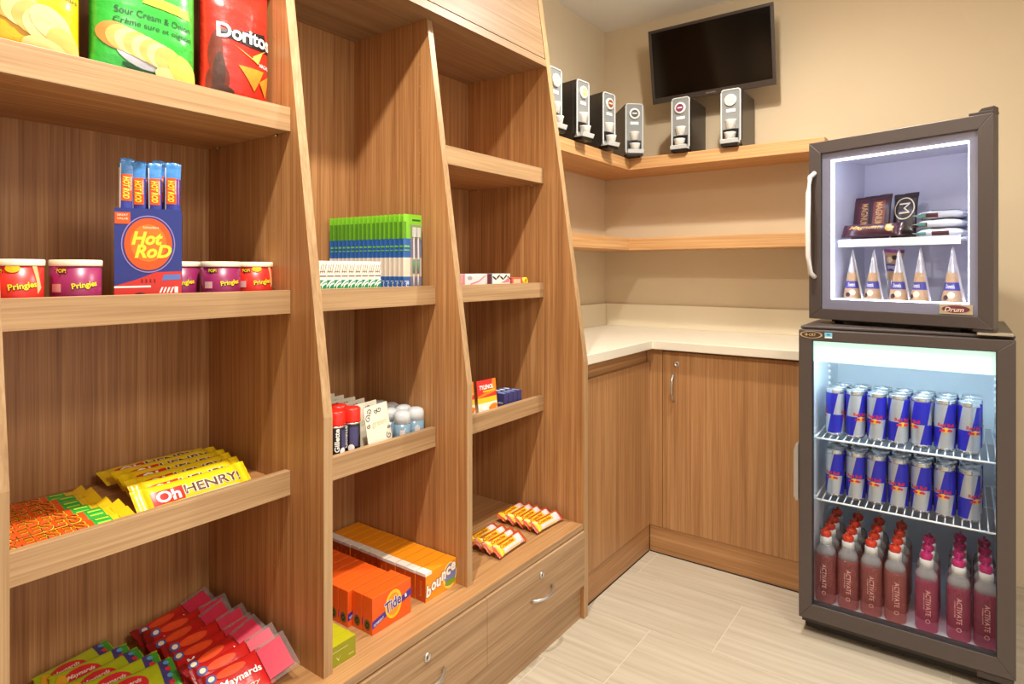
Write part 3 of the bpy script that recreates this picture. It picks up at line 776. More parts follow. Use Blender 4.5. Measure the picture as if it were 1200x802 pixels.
mb.box(0.03, cx0, 0.044, Df, Z0, Z1)
mb.prism([(IR0, 0.044), (XR0, 0.044), (XR1, Df), (IR1, Df)], Z0, Z1, 'xy')
tap(cx0, (IR0, IR1), Z0, cz0); tap(cx0, (IR0, IR1), cz1, Z1); mb.box(cx0, IR1 + 0.002, Df - 0.02, Df, cz0, cz1)
mb.build('cabinet_shell', DARKMETAL2, fz)
FLINER = pm('cold_white_liner', (206, 206, 222), 0.45, var=0.02)
mb = MB()
mb.box(cx0, cx0 + 0.003, 0.046, Df - 0.021, cz0, cz1).prism([(IR0 - 0.004, 0.046), (IR0 - 0.0005, 0.046), (IR1 + 0.003, Df - 0.021), (IR1 - 0.001, Df - 0.021)], cz0, cz1, 'xy').box(cx0, IR1 + 0.002, Df - 0.024, Df - 0.021, cz0, cz1)
for (zz0, zz1) in ((cz0, cz0 + 0.003), (cz1 - 0.003, cz1)): mb.prism([(cx0, 0.046), (IR0 - 0.001, 0.046), (IR1 + 0.002, Df - 0.021), (cx0, Df - 0.021)], zz0, zz1, 'xy')
mb.build('liner', FLINER, fz)
a0, a1, b0, b1 = 0.042, 0.500, zl(1.066), zl(1.606)
frame_rails(fz, 0, Wf, Z0, Z1, a0, a1, b0, b1, 0.0, 0.04, DARKMETAL, 'door_frame')
BAND = pm('lavender_frit', (150, 148, 166), 0.25, var=0.02)
e0, e1, f0, f1 = 0.072, 0.476, zl(1.099), zl(1.580)
frame_rails(fz, a0, a1, b0, b1, e0, e1, f0, f1, 0.010, 0.014, BAND, 'frit_border', 0)
MB().box(a0 - 0.003, a1 + 0.003, 0.006, 0.009, b0 - 0.003, b1 + 0.003).build('glass_pane', GLASS, fz)
for (p, q, r_, s_) in ((e0 - 0.001, e1 + 0.001, f1 - 0.006, f1), (e0 - 0.001, e1 + 0.001, f0, f0 + 0.004), (e0 - 0.001, e0 + 0.005, f0, f1), (e1 - 0.005, e1 + 0.001, f0, f1)):
    MB().box(p, q, 0.018, 0.024, r_, s_).build('led_strip', LED, fz)
hb_ = [(-0.001, 0.002, zl(1.175)), (-0.008, -0.016, zl(1.19)), (-0.006, -0.034, zl(1.25)), (-0.004, -0.040, zl(1.36)), (-0.006, -0.034, zl(1.47)), (-0.008, -0.016, zl(1.525)), (-0.001, 0.002, zl(1.54))]
mb = MB().tube([(x + 0.022, y, z) for (x, y, z) in hb_], 0.0085, 12); mb.build('handle', pm('white_handle', (236, 232, 228), 0.3, var=0.0), fz)
MB().box(Wf - 0.06, Wf, 0.0, 0.045, Z1, Z1 + 0.008).prism([(Wf - 0.04, Z1 + 0.008), (Wf, Z1 + 0.008), (Wf, Z1 + 0.02), (Wf - 0.03, Z1 + 0.018)], 0.004, 0.04, 'xz').build('top_hinge', DARKMETAL2, fz, bevel=0.001)
MB().box(Wf - 0.05, Wf - 0.002, 0.002, 0.04, Z0 - 0.008, Z0 - 0.0005).build('bottom_hinge', DARKMETAL2, fz)
MB().box(0.05, Wf - 0.05, 0.06, 0.08, Z0 - 0.011, Z0).build('base_skirt', BLACKP, fz)
for (fx, fy) in ((0.07, 0.07), (Wf - 0.09, 0.07), (0.07, Df - 0.06), (0.40, Df - 0.06)):
    MB().lathe([(0.014, 0.0003), (0.014, Z0)], 12, cx=fx, cy=fy).build('foot', BLACKP, fz)
Sf = flat((0, 0.0055, 0))
bg_ = rect('badge', Sf, 0.402, 0.487, zl(1.069), zl(1.098), pm('badge_tan', (176, 160, 130), 0.4, var=0.1), fz, 0.0008)
ell('badge_arch', Sf, 0.444, zl(1.084), 0.036, 0.011, pm('badge_maroon', (112, 50, 62), 0.4, var=0.1), bg_, 0.0012)
text('lettering', Sf, 'Drum', 0.440, zl(1.083), 0.05, 0.014, pm('badge_cream', (226, 210, 188), 0.4, var=0), bg_, 0.0018, shear=0.3)
ZFS = 1.302
wire_shelf(fz, cx0 + 0.012, 0.434, 0.075, Df - 0.035, zl(ZFS), 0.03, 0.003, 0.002, band=0.022)

# ---- ice cream bars and cones in the freezer
def wrapper(name, cat, L, W, T, mats, bands, seal=0.010, seed=1, upright=False, belly=5.0, p=2.3, endw=1.0):
    pk = Pack(L, W, T, seal, p, upright, seed, belly, endw)
    t = thing(name, '-', cat)
    b = pk.build('wrapper', mats, t, bands)
    return t, b, pk
CHOC = foil('chocolate_wrap', (58, 26, 30)); CHOC2 = foil('plum_wrap', (72, 28, 44)); ESPR = foil('espresso_wrap', (44, 30, 26))
GOLDP = pm('gold_print', (206, 160, 92), 0.35, 0.3, var=0)
CREAMP = pm('cream_print', (236, 220, 190), 0.4, var=0)
COPP = foil('copper_patch', (128, 52, 40))
specs = [('violet brown ice cream bar wrapper at the left end of the freezer shelf', CHOC2, 0.105, 0.165, 1.335, 'MAGNUM', 0),
         ('reddish brown ice cream bar wrapper in the middle of the three uprights', CHOC, 0.165, 0.140, 1.335, 'MAGNUM', 0),
         ('dark ice cream bar wrapper with a large ringed letter M', ESPR, 0.238, 0.165, 1.335, 'M', 1)]
for i, (lab, m_, x, y, z, word, ring) in enumerate(specs):
    t, b, pk = wrapper('ice_cream_bar', 'ice cream', 0.165, 0.078, 0.022, [m_], None, seed=20 + i, upright=True)
    t['label'] = lab; t['group'] = 'dark ice cream bars in the freezer'
    t.location = frz(x, y, ZFS + 0.0065); t.rotation_euler = Matrix.Rotation(FRZ_R, 4, 'Z').to_3x3().to_4x4().to_euler()
    t.rotation_euler = (Matrix.Rotation(FRZ_R, 4, 'Z') @ Matrix.Rotation(math.radians(-20), 4, 'X') @ Matrix.Rotation(math.radians(-4), 4, 'Y')).to_euler()
    S = pk.S()
    if ring:
        ell('ring', S, 0.0, 0.105, 0.031, 0.042, CREAMP, b, 0.0012, 28, inner=0.9, rings=1)
        text('lettering', S, 'M', 0.001, 0.105, 0.040, 0.032, CREAMP, b, 0.0014, rot=-H90, bold=-0.005)
    else:
        rect('patch', S, -0.016, 0.022, 0.02, 0.14, COPP if i else foil('wine_patch', (92, 34, 52)), b, 0.0008, 8, 24)
        text('lettering', S, word, 0.004, 0.088, 0.09, 0.022, GOLDP, b, 0.0014, rot=-H90, bold=0.01)
t, b, pk = wrapper('ice_cream_bar', 'ice cream', 0.19, 0.05, 0.03, [CHOC2], None, seed=31)
t['label'] = 'dark wrapped ice cream bar lying across the front of the uprights'; t['group'] = 'dark ice cream bars in the freezer'
t.location = frz(0.168, 0.108, ZFS + 0.026); t.rotation_euler = (Matrix.Rotation(FRZ_R, 4, 'Z') @ Matrix.Rotation(math.radians(62), 4, 'X')).to_euler()
text('lettering', pk.S(), 'Magnum', -0.02, 0.002, 0.10, 0.018, GOLDP, b, 0.0014, shear=0.4)
for k in range(5):
    ell('almond_print', pk.S(), 0.058 + 0.006 * math.cos(k * 1.4), 0.001 + 0.010 * math.sin(k * 1.3), 0.010, 0.005, GOLDP, b, 0.0012 + 0.0002 * k, 12, rot=k * 0.8)
SILW = foil('silver_white_wrap', (214, 218, 226)); LILW = foil('pale_lilac_wrap', (196, 198, 222))
BRP = foil('brown_print', (86, 44, 44)); GRP = foil('teal_print', (96, 150, 136)); BLP = foil('blue_print', (70, 80, 170))
for i in range(6):
    m_ = (SILW, LILW)[i % 2]
    t, b, pk = wrapper('ice_cream_sandwich', 'ice cream', 0.15, 0.05, 0.029, [m_], None, seed=40 + i)
    layer, pos = i // 2, i % 2
    t['label'] = 'silver wrapped ice cream sandwich, %s of the pile, %s' % (['bottom', 'middle', 'top'][layer], ['front', 'rear'][pos])
    t['group'] = 'silver wrapped ice cream sandwiches'
    t.location = frz(0.368 - 0.004 * layer, 0.118 + 0.058 * pos + 0.01 * layer, ZFS + 0.0012 + 0.0295 * layer)
    t.rotation_euler = (0, 0, FRZ_R + math.radians([0, 1, -2, 1, 2, -1][i]))
    S = pk.S(); Sf2 = (lambda q: (lambda a, bb, e: Vector((a, -q.W / 2 * 0.0 - (q.tw(a)[1] * (1 - min(0.999, abs(bb - q.T / 2) / q.tw(a)[0]) ** q.p) ** (1 / q.p)) - e, bb))))(pk)
    rect('brown_print', Sf2, -0.02 - 0.03 * (i % 3), 0.028 - 0.03 * (i % 3), 0.006, 0.020, BRP, b, 0.001, 10, 4)
    rect('teal_print', Sf2, -0.066, -0.036, 0.008, 0.018, GRP if i % 2 == 0 else BLP, b, 0.0012, 8, 4)
    rect('brown_panel', S, -0.03, 0.05, -0.012, 0.014, BRP, b, 0.001, 10, 6)
    rect('teal_panel', S, -0.065, -0.036, -0.014, 0.016, GRP, b, 0.001, 6, 6)
CONEP = pm('purple_cone_band', (120, 40, 110), 0.4, var=0.1); CONEB = pm('cone_caramel', (186, 150, 112), 0.4, var=0.3, scale=60)
CONEN = pm('cone_navy', (70, 66, 140), 0.4, var=0.2, scale=60); CONES = pm('cone_silver', (214, 212, 220), 0.25, 0.5, var=0.04)
def make_cone(R=0.0305, Hc=0.182):
    t = thing('ice_cream_cone', '-', 'ice cream')
    st = [0, 0.012, 0.05, 0.075, 0.105, 0.145, Hc]
    prof = [(R * (1 - z / Hc) * (1.0 if z else 0.97) + 0.0004, z) for z in st]
    mats = [CONEP, CONEB, CONEN, CONEB, CONES, CONES]
    b = MB().lathe(prof, 28, bands=lambda i, j: i).build('sleeve', mats, t)
    S = lambda a, bb, e: Vector(((R * (1 - bb / Hc) + e) * math.sin(a / R), -(R * (1 - bb / Hc) + e) * math.cos(a / R), bb))
    ell('nut_print', S, 0.004, 0.036, 0.012, 0.010, pm('cone_cream', (236, 214, 182), 0.4, var=0.1), b, 0.0008, 14)
    ell('nut_print', S, -0.014, 0.028, 0.009, 0.008, pm('cone_dark', (60, 34, 36), 0.4, var=0.1), b, 0.0009, 14)
    text('lettering', S, 'Drumstick', 0.0, 0.063, 0.034, 0.013, WHITE, b, 0.0009, bold=0.01)
    # folded paper flap running up one side
    MB().prism([(R * 0.98, 0.002), (R * 1.25, 0.004), (0.004, Hc + 0.004), (0.0, Hc)], -0.0006, 0.0006, 'xz').build('paper_flap', CONES, t)
    return t
cone = make_cone(); first = True
for i, (x, y) in enumerate(((0.093, 0.115), (0.166, 0.11), (0.247, 0.105), (0.309, 0.11), (0.402, 0.10))):
    place(cone, first, frz(x, y, 1.0865), (0, 0, FRZ_R + [0.4, -0.1, 0.2, -0.2, 0.1][i]), 'wrapped ice cream cone standing tip up, %s from the left' % ORD[i], 'ice cream cones standing tip up'); first = False
inv = copy_tree(cone)
inv.location = frz(0.205, 0.178, 1.271); inv.rotation_euler = (Matrix.Rotation(FRZ_R, 4, 'Z') @ Matrix.Rotation(math.radians(4), 4, 'Y') @ Matrix.Rotation(math.pi, 4, 'Y')).to_euler()
inv['label'] = 'wrapped ice cream cone turned tip down behind the others'; del inv['group']

# ------------------------------------------------------------------ goods on the shelves
Z1S, Z2S, Z3S = ZS[1][0] + SHELF_T, ZS[2][0] + SHELF_T, ZS[3][0] + SHELF_T

# ---- potato chip bags on the top shelf
def chip_bag(label, col, w, yc, xc, seed, hgt=0.30, tilt=0.0, turn=0.0, thick=0.075):
    pk = Pack(hgt, w, thick, 0.014, 2.2, True, seed, 3.2, 1.0, 0.018)
    t = thing('chip_bag', label, 'snack bag', (xc, yc, Z1S + 0.0012), group='chip bags on the top shelf')
    t.rotation_euler = (Matrix.Rotation(H90 + turn, 4, 'Z') @ Matrix.Rotation(tilt, 4, 'Y')).to_euler()
    b = pk.build('bag', col, t, [(-hgt / 2 + 0.014, 1), (hgt / 2 - 0.014, 0), (1, 1)], 36, 110)
    return t, b, pk.S()
YELB = foil('yellow_foil', (232, 184, 10)); YELD = foil('amber_foil', (206, 154, 16))
GRNB = foil('green_foil', (48, 172, 56)); GRND = foil('deep_green_foil', (30, 120, 44))
REDB = foil('red_foil', (212, 44, 30)); REDD = foil('dark_red_foil', (150, 26, 20))
CHIP = pm('chip_print', (240, 214, 142), 0.4, var=0.12, scale=50); CHIPE = pm('chip_edge_print', (222, 178, 96), 0.4, var=0.1)
POT = pm('potato_skin_print', (206, 140, 70), 0.4, var=0.15); DGREEN = pm('dark_green_print', (20, 74, 34), 0.5, var=0)
t, b, S = chip_bag('yellow potato chip bag at the left end of the top shelf', [YELB, YELD], 0.158, 0.3755, -1.305, 5)
for k in range(6):
    ell('chip_slice', S, -0.060 + 0.014 * k, 0.118 - 0.008 * k, 0.030, 0.026, CHIPE if k % 2 == 0 else CHIP, b, 0.0016 + 0.0003 * k, 24, rot=-0.5)
ell('chip_slice', S, 0.022, 0.084, 0.036, 0.024, CHIP, b, 0.0036, 24, rot=-0.6)
ell('chip_slice', S, 0.042, 0.052, 0.032, 0.026, CHIPE, b, 0.0038, 24, rot=-1.0)
ell('chip_slice', S, 0.020, 0.036, 0.040, 0.020, CHIP, b, 0.0041, 24, rot=-0.3)
text('lettering', S, 'grandes', 0.044, 0.136, 0.042, 0.010, DGREEN, b, 0.0014, bold=0.0)
t, b, S = chip_bag('green sour cream potato chip bag in the middle of the top shelf', [GRNB, GRND], 0.204, 0.5625, -1.305, 6)
text('lettering', S, 'Sour Cream & Onion', 0.006, 0.149, 0.142, 0.0125, DGREEN, b, 0.0013, bold=0.010)
text('lettering', S, 'Crème sure et oignon', 0.006, 0.128, 0.146, 0.0135, DGREEN, b, 0.0013, bold=0.010)
poly('banner', S, [(-0.02, 0.172), (0.075, 0.168), (0.07, 0.186), (-0.01, 0.19)], pm('yellow_banner', (240, 206, 60), 0.4, var=0.05), b, 0.0016, 3)
ell('potato_print', S, -0.062, 0.099, 0.030, 0.024, POT, b, 0.0014, 20, rot=-0.4)
for k in range(7):
    ell('chip_slice', S, -0.052 + 0.0135 * k, 0.096 - 0.0035 * k, 0.027, 0.023, CHIPE if k % 2 == 0 else CHIP, b, 0.0018 + 0.0002 * k, 20, rot=-0.4)
ell('chip_slice', S, 0.062, 0.062, 0.036, 0.024, pm('gold_chip_print', (230, 196, 90), 0.4, var=0.15, scale=50), b, 0.0034, 20, rot=-0.6)
ell('chip_slice', S, 0.05, 0.038, 0.045, 0.018, CHIP, b, 0.0032, 20, rot=-0.3)
ell('bowl_print', S, -0.022, 0.066, 0.040, 0.016, pm('silver_bowl_print', (190, 190, 196), 0.3, 0.3, var=0.2, scale=60), b, 0.0012, 20, rot=-0.3)
for k in range(3):
    ell('leaf_print', S, -0.03 + 0.03 * k, 0.046 - 0.004 * k, 0.022, 0.005, DGREEN, b, 0.0016, 12, rot=-0.3 + 0.2 * k)
t, b, S = chip_bag('red tortilla chip bag beside the divider on the top shelf', [REDB, REDD], 0.163, 0.749, -1.305, 7)
poly('black_panel', S, [(-0.058, 0.172), (0.055, 0.190), (0.070, 0.150), (0.018, 0.150), (-0.050, 0.160)], BLACK, b, 0.0014, 3)
text('lettering', S, 'Doritos', 0.008, 0.172, 0.128, 0.032, WHITE, b, 0.0026, bold=0.03)
poly('flash', S, [(-0.03, 0.150), (0.036, 0.118), (0.022, 0.132), (0.05, 0.150), (0.062, 0.156), (0.02, 0.128)], pm('flash_yellow', (240, 190, 90), 0.4, var=0.05), b, 0.0020, 2)
text('small_lettering', S, 'NACHO', 0.055, 0.118, 0.03, 0.008, WHITE, b, 0.0016, bold=0.02)
TORT = pm('tortilla_print', (228, 142, 40), 0.5, var=0.2, scale=70)
poly('tortilla_chip', S, [(-0.012, 0.105), (0.052, 0.106), (0.030, 0.058)], TORT, b, 0.0018, 3)
poly('tortilla_chip', S, [(0.040, 0.080), (0.068, 0.100), (0.062, 0.050)], TORT, b, 0.0022, 3)
SMOKE = pm('smoke_brown', (112, 46, 28), 0.4, var=0.45, scale=70); SMOKE2 = pm('smoke_umber', (74, 44, 32), 0.4, var=0.5, scale=90)
for k, (a, bb, r1, r2, m_) in enumerate(((-0.056, 0.120, 0.013, 0.050, SMOKE), (-0.050, 0.062, 0.022, 0.040, SMOKE), (-0.050, 0.075, 0.012, 0.050, SMOKE2), (-0.040, 0.040, 0.026, 0.016, SMOKE2))):
    ell('dark_patch', S, a, bb, r1, r2, m_, b, 0.0014 + 0.0003 * k, 22)

# ---- short chip canisters on the second shelf
def canister(label, xy, rgb, turn, nm):
    t = thing('chip_canister', label, 'canister', (xy[0], xy[1], Z2S + 0.0003), turn, 'short chip canisters on the second shelf')
    R = 0.0385
    b = MB().lathe([(R - 0.001, 0.0), (R, 0.001), (R, 0.080)], 40).build('tube', pm('canister_' + nm, rgb, 0.35, var=0.06), t)
    MB().lathe([(R + 0.0012, 0.077), (R + 0.0016, 0.079), (R + 0.0016, 0.0868), (R, 0.0882), (0.0001, 0.0882)], 40).build('lid', pm('cream_lid', (236, 222, 196), 0.4, var=0.02), t)
    MB().lathe([(R + 0.0008, 0.0), (R + 0.0008, 0.003), (R, 0.0035)], 40).build('rim', CHROME, t)
    S = cyl(R)
    text('lettering', S, 'Pringles', 0.010, 0.043, 0.040, 0.013, pm('lemon_print', (238, 216, 40), 0.4, var=0), b, 0.0010, rot=0.14, bold=0.03)
    sh = pm('canister_shadow_print', (60, 14, 30), 0.5, var=0)
    text('lettering_shadow', S, 'Pringles', 0.0108, 0.0424, 0.040, 0.013, sh, b, 0.0007, rot=0.14, bold=0.06)
    rect('barcode_panel', S, -0.044, -0.026, 0.032, 0.046, pm('faded_pink_print', (226, 176, 170), 0.4, var=0.1), b, 0.0007, 4, 1)
    poly('burst_mark', S, [(-0.026 + (0.011 if k % 2 else 0.006) * math.cos(k * math.pi / 5) * 1.2, 0.069 + (0.006 if k % 2 else 0.0035) * math.sin(k * math.pi / 5)) for k in range(10)], sh, b, 0.0007, 1)
    text('small_lettering', S, 'POP!', -0.026, 0.069, 0.016, 0.007, pm('lemon_print', (238, 216, 40)), b, 0.0011, bold=0.03)
    if nm == 'red':
        ell('chip_print', S, -0.004, 0.073, 0.010, 0.007, pm('chip_yellow_print', (240, 200, 30), 0.4, var=0.1), b, 0.0008, 16)
        poly('streak_print', S, [(0.022, 0.078), (0.030, 0.078), (0.036, 0.055), (0.040, 0.040), (0.032, 0.030), (0.030, 0.052)], pm('peach_print', (246, 186, 130), 0.4, var=0.15), b, 0.0007, 2)
    return t
def aim(x, y): return math.atan2(-y, -x) + H90        # turn a thing's front (-y) toward the viewer's side
RED_C, PUR_C = (206, 42, 32), (140, 34, 84)
canister('red chip canister cut by the left divider on the second shelf', (-1.285, 0.352), RED_C, aim(-1.285, 0.35), 'red')
canister('purple chip canister left of the blue carton', (-1.285, 0.4395), PUR_C, aim(-1.285, 0.44) + 0.1, 'purple')
canister('purple chip canister half hidden just behind the blue carton', (-1.356, 0.656), PUR_C, aim(-1.3, 0.66), 'purple')
canister('purple chip canister between two others right of the blue carton', (-1.29, 0.7105), PUR_C, aim(-1.29, 0.71) + 0.25, 'purple')
canister('red chip canister nearest the divider right of the blue carton', (-1.30, 0.7935), RED_C, aim(-1.3, 0.79) + 0.25, 'red')

# ---- blue carton of meat sticks
BOXB = pm('carton_blue', (44, 56, 132), 0.4, var=0.06); ORG = pm('badge_orange', (234, 88, 32), 0.4, var=0.08); LEM = pm('logo_lemon', (250, 220, 60), 0.4, var=0.04)
CARRED = pm('car_red', (204, 52, 46), 0.4, var=0.06)
bxr = aim(-1.27, 0.565) - 0.05
cart = thing('snack_carton', 'open blue carton printed with a red car holding meat sticks', 'carton', (-1.268, 0.5545, Z2S + 0.0003), bxr)
bw, bd_, bh = 0.112, 0.062, 0.188
mb = MB(); tk = 0.0012
mb.box(-bw / 2, bw / 2, 0, tk, 0, bh).box(-bw / 2, bw / 2, bd_ - tk, bd_, 0, bh).box(-bw / 2, -bw / 2 + tk, tk, bd_ - tk, 0, bh).box(bw / 2 - tk, bw / 2, tk, bd_ - tk, 0, bh).box(-bw / 2, bw / 2, tk, bd_ - tk, 0, tk)
cb = mb.build('carton_body', BOXB, cart)
S = flat()
poly('car_body_print', S, [(-bw / 2, 0.0), (bw / 2, 0.0), (bw / 2, 0.068), (0.012, 0.066), (-0.02, 0.052), (-bw / 2, 0.040)], CARRED, cb, 0.0005)
poly('stripe_print', S, [(-bw / 2, 0.036), (0.004, 0.037), (0.004, 0.0405), (-bw / 2, 0.0395)], WHITE, cb, 0.0008)
ell('wheel_print', S, -0.014, 0.008, 0.019, 0.019, BLACK, cb, 0.0009, 24); ell('hub_print', S, -0.014, 0.008, 0.013, 0.013, CHROME, cb, 0.0012, 24, inner=0.35, rings=1)
poly('headlamp_print', S, [(0.022, 0.050), (0.054, 0.052), (0.054, 0.062), (0.026, 0.061)], pm('lamp_blue', (90, 120, 190), 0.3, var=0.1), cb, 0.0008)
for k in range(4): poly('bar_print', S, [(0.018 + 0.006 * k, 0.026), (0.021 + 0.006 * k, 0.026), (0.025 + 0.006 * k, 0.037), (0.022 + 0.006 * k, 0.037)], WHITE, cb, 0.0008)
text('number_print', S, '1', 0.047, 0.032, 0.006, 0.012, WHITE, cb, 0.0009, bold=0.04)
for k in range(4): poly('grille_print', S, [(-0.012 + 0.007 * k, 0.046), (-0.009 + 0.007 * k, 0.046), (-0.010 + 0.007 * k, 0.053), (-0.012 + 0.007 * k, 0.053)], pm('car_dark_red', (120, 24, 26), 0.4, var=0), cb, 0.0008)
rg = ell('badge_ring', S, 0.0, 0.120, 0.045, 0.055, pm('ring_pale', (150, 130, 190), 0.4, var=0), cb, 0.0006, 36, inner=0.96, rings=1)
ell('badge', S, 0.0, 0.120, 0.040, 0.050, ORG, cb, 0.0007, 36); ell('badge_glow', S, 0.0, 0.122, 0.030, 0.036, pm('badge_bright', (240, 120, 40), 0.4, var=0.1), cb, 0.0009, 30)
text('lettering', S, 'Hot', -0.002, 0.131, 0.052, 0.026, LEM, cb, 0.0013, shear=0.25, bold=0.04)
text('lettering', S, 'RoD', 0.008, 0.106, 0.062, 0.026, LEM, cb, 0.0013, shear=0.25, bold=0.04)
text('small_lettering', S, 'Schneiders', 0.004, 0.152, 0.026, 0.005, CREAMP, cb, 0.0013)
rect('offer_panel', S, -bw / 2 + 0.001, -bw / 2 + 0.026, 0.158, 0.180, ORG, cb, 0.0007)
text('small_lettering', S, 'GREAT', -bw / 2 + 0.0135, 0.175, 0.018, 0.004, CREAMP, cb, 0.0010); text('small_lettering', S, 'VALUE', -bw / 2 + 0.0135, 0.168, 0.018, 0.004, CREAMP, cb, 0.0010)
def make_stick():
    pk = Pack(0.245, 0.0235, 0.0075, 0.010, 2.2, True, 77, 6.0)
    t = thing('meat_stick', '-', 'snack')
    b = pk.build('wrapper', [foil('stick_blue', (40, 52, 150)), foil('stick_sky', (70, 140, 214))], t, [(0.092, 0), (1, 1)])
    S = pk.S()
    rect('orange_panel', S, -0.0085, 0.0085, 0.165, 0.216, ORG, b, 0.0006, 4, 10)
    text('lettering', S, 'HOT ROD', -0.001, 0.190, 0.042, 0.011, LEM, b, 0.0010, rot=-H90, shear=0.2, bold=0.03)
    text('small_lettering', S, 'PEPPERONI', 0.0065, 0.198, 0.026, 0.0028, CREAMP, b, 0.0010, rot=-H90)
    rect('white_edge', S, -0.0115, -0.0096, 0.02, 0.236, WHITE, b, 0.0005, 1, 20)
    return t
stick = make_stick(); first = True
for r_ in range(3):
    for i in range(4):
        lx = -0.0395 + 0.0262 * i + 0.002 * (r_ % 2); ly = 0.0115 + 0.0185 * r_
        c, s_ = math.cos(bxr), math.sin(bxr)
        lab = 'blue wrapped meat stick in the carton, %s row, %s from the left' % (['front', 'middle', 'rear'][r_], ORD[i])
        rot = (Matrix.Rotation(bxr, 4, 'Z') @ Matrix.Rotation(math.radians(rnd.uniform(-1.2, 1.2)), 4, 'Y') @ Matrix.Rotation(math.radians(1.0), 4, 'X') @ Matrix.Rotation(math.radians([8, -6, 3, -4][i]), 4, 'Z')).to_euler()
        place(stick, first, (-1.268 + lx * c - ly * s_, 0.5545 + lx * s_ + ly * c, Z2S + 0.034 + rnd.uniform(-0.004, 0.004) + (0.002 if r_ else 0)), rot, lab, 'meat sticks in the blue carton'); first = False

# ---- chocolate bars on the third shelf
RB_O = foil('bar_orange', (226, 84, 24)); RB_Y = foil('bar_yellow', (240, 200, 30)); RB_G = foil('bar_green', (40, 168, 60))
def make_pbar():
    L = 0.200; pk = Pack(L, 0.046, 0.019, 0.014, 2.4, False, 91, 8.0, 1.05)
    t = thing('peanut_butter_bar', '-', 'chocolate bar')
    b = pk.build('wrapper', [RB_O, RB_Y, RB_G], t, [(-L / 2 + 0.014, 1), (L / 2 - 0.052, 0), (L / 2 - 0.022, 2), (1, 1)])
    S = pk.S()
    BRN = pm('bar_brown_print', (74, 30, 16), 0.5, var=0)
    text('lettering_halo', S, "REESE'S", -0.022, 0.001, 0.122, 0.031, RB_Y, b, 0.0006, bold=0.07)
    text('lettering_shadow', S, "REESE'S", -0.022, 0.001, 0.118, 0.028, BRN, b, 0.0010, bold=0.045)
    text('lettering', S, "REESE'S", -0.022, 0.001, 0.116, 0.026, RB_O, b, 0.0014, bold=0.015)
    rect('white_edge', S, -0.085, 0.055, -0.0205, -0.0185, WHITE, b, 0.0006, 14, 1)
    rect('yellow_band', S, -0.085, 0.045, -0.0185, -0.0165, RB_Y, b, 0.0006, 14, 1)
    rect('lime_stripe', S, 0.052, 0.074, 0.002, 0.007, pm('lime_print', (170, 216, 60), 0.4, var=0), b, 0.0008, 4, 1)
    rect('lime_stripe', S, 0.052, 0.074, -0.010, -0.006, pm('lime_print', (170, 216, 60)), b, 0.0008, 4, 1)
    MB().prism([(L / 2 - 0.004, 0.0095), (L / 2 + 0.012, 0.020), (L / 2 + 0.010, 0.022), (L / 2 - 0.006, 0.011)], -0.018, 0.018, 'xz').build('tail', RB_Y, t)
    return t
pb = make_pbar(); first = True
for i, (x, y, rl, dz) in enumerate(((-1.267, 0.411, 14, 0.0005), (-1.306, 0.413, 16, 0.004), (-1.345, 0.404, 14, 0.004), (-1.384, 0.402, 18, 0.005), (-1.423, 0.408, 14, 0.004), (-1.462, 0.402, 12, 0.003))):
    rot = (Matrix.Rotation(H90 + math.radians([0, 2, -1, 3, 1, -2][i]), 4, 'Z') @ Matrix.Rotation(math.radians(rl), 4, 'X')).to_euler()
    place(pb, first, (x, y, Z3S + 0.006 + dz), rot, 'orange and yellow peanut butter bar, %s from the shelf edge' % ORD[i], 'orange and yellow bars on the third shelf'); first = False
OH_Y = foil('nut_bar_yellow', (244, 208, 24)); OH_R = pm('nut_bar_red', (216, 44, 32), 0.35, var=0.06); OH_B = pm('nut_bar_brown', (112, 66, 40), 0.35, var=0.1)
def make_ohbar():
    L = 0.235; pk = Pack(L, 0.058, 0.024, 0.020, 2.4, False, 93, 8.0, 1.08)
    t = thing('nut_bar', '-', 'chocolate bar')
    b = pk.build('wrapper', [OH_Y], t)
    S = pk.S()
    rect('red_panel', S, -0.090, -0.030, -0.018, 0.010, OH_R, b, 0.0006, 8, 5)
    text('lettering', S, 'Oh', -0.060, -0.004, 0.046, 0.024, WHITE, b, 0.0013, bold=0.03)
    text('lettering', S, 'HENRY!', 0.033, -0.002, 0.124, 0.022, WHITE, b, 0.0009, bold=0.06)
    text('lettering', S, 'HENRY!', 0.033, -0.002, 0.122, 0.020, OH_B, b, 0.0014, bold=0.02)
    rect('white_edge', S, -0.085, 0.088, -0.022, -0.0195, WHITE, b, 0.0006, 14, 1)
    return t
oh = make_ohbar(); first = True
for i, (x, y, rl, dz) in enumerate(((-1.292, 0.652, 46, 0.0195), (-1.340, 0.668, 42, 0.0185), (-1.388, 0.680, 38, 0.017), (-1.436, 0.690, 34, 0.0155), (-1.482, 0.695, 30, 0.014), (-1.530, 0.688, 16, 0.009))):
    rot = (Matrix.Rotation(H90 + math.radians([2, 3, 5, 2, 4, 1][i]), 4, 'Z') @ Matrix.Rotation(math.radians(rl), 4, 'X')).to_euler()
    place(oh, first, (x, y, Z3S + dz - 0.001), rot, 'yellow nut bar with brown and white lettering, %s from the shelf edge' % ORD[i], 'yellow nut bars on the third shelf'); first = False

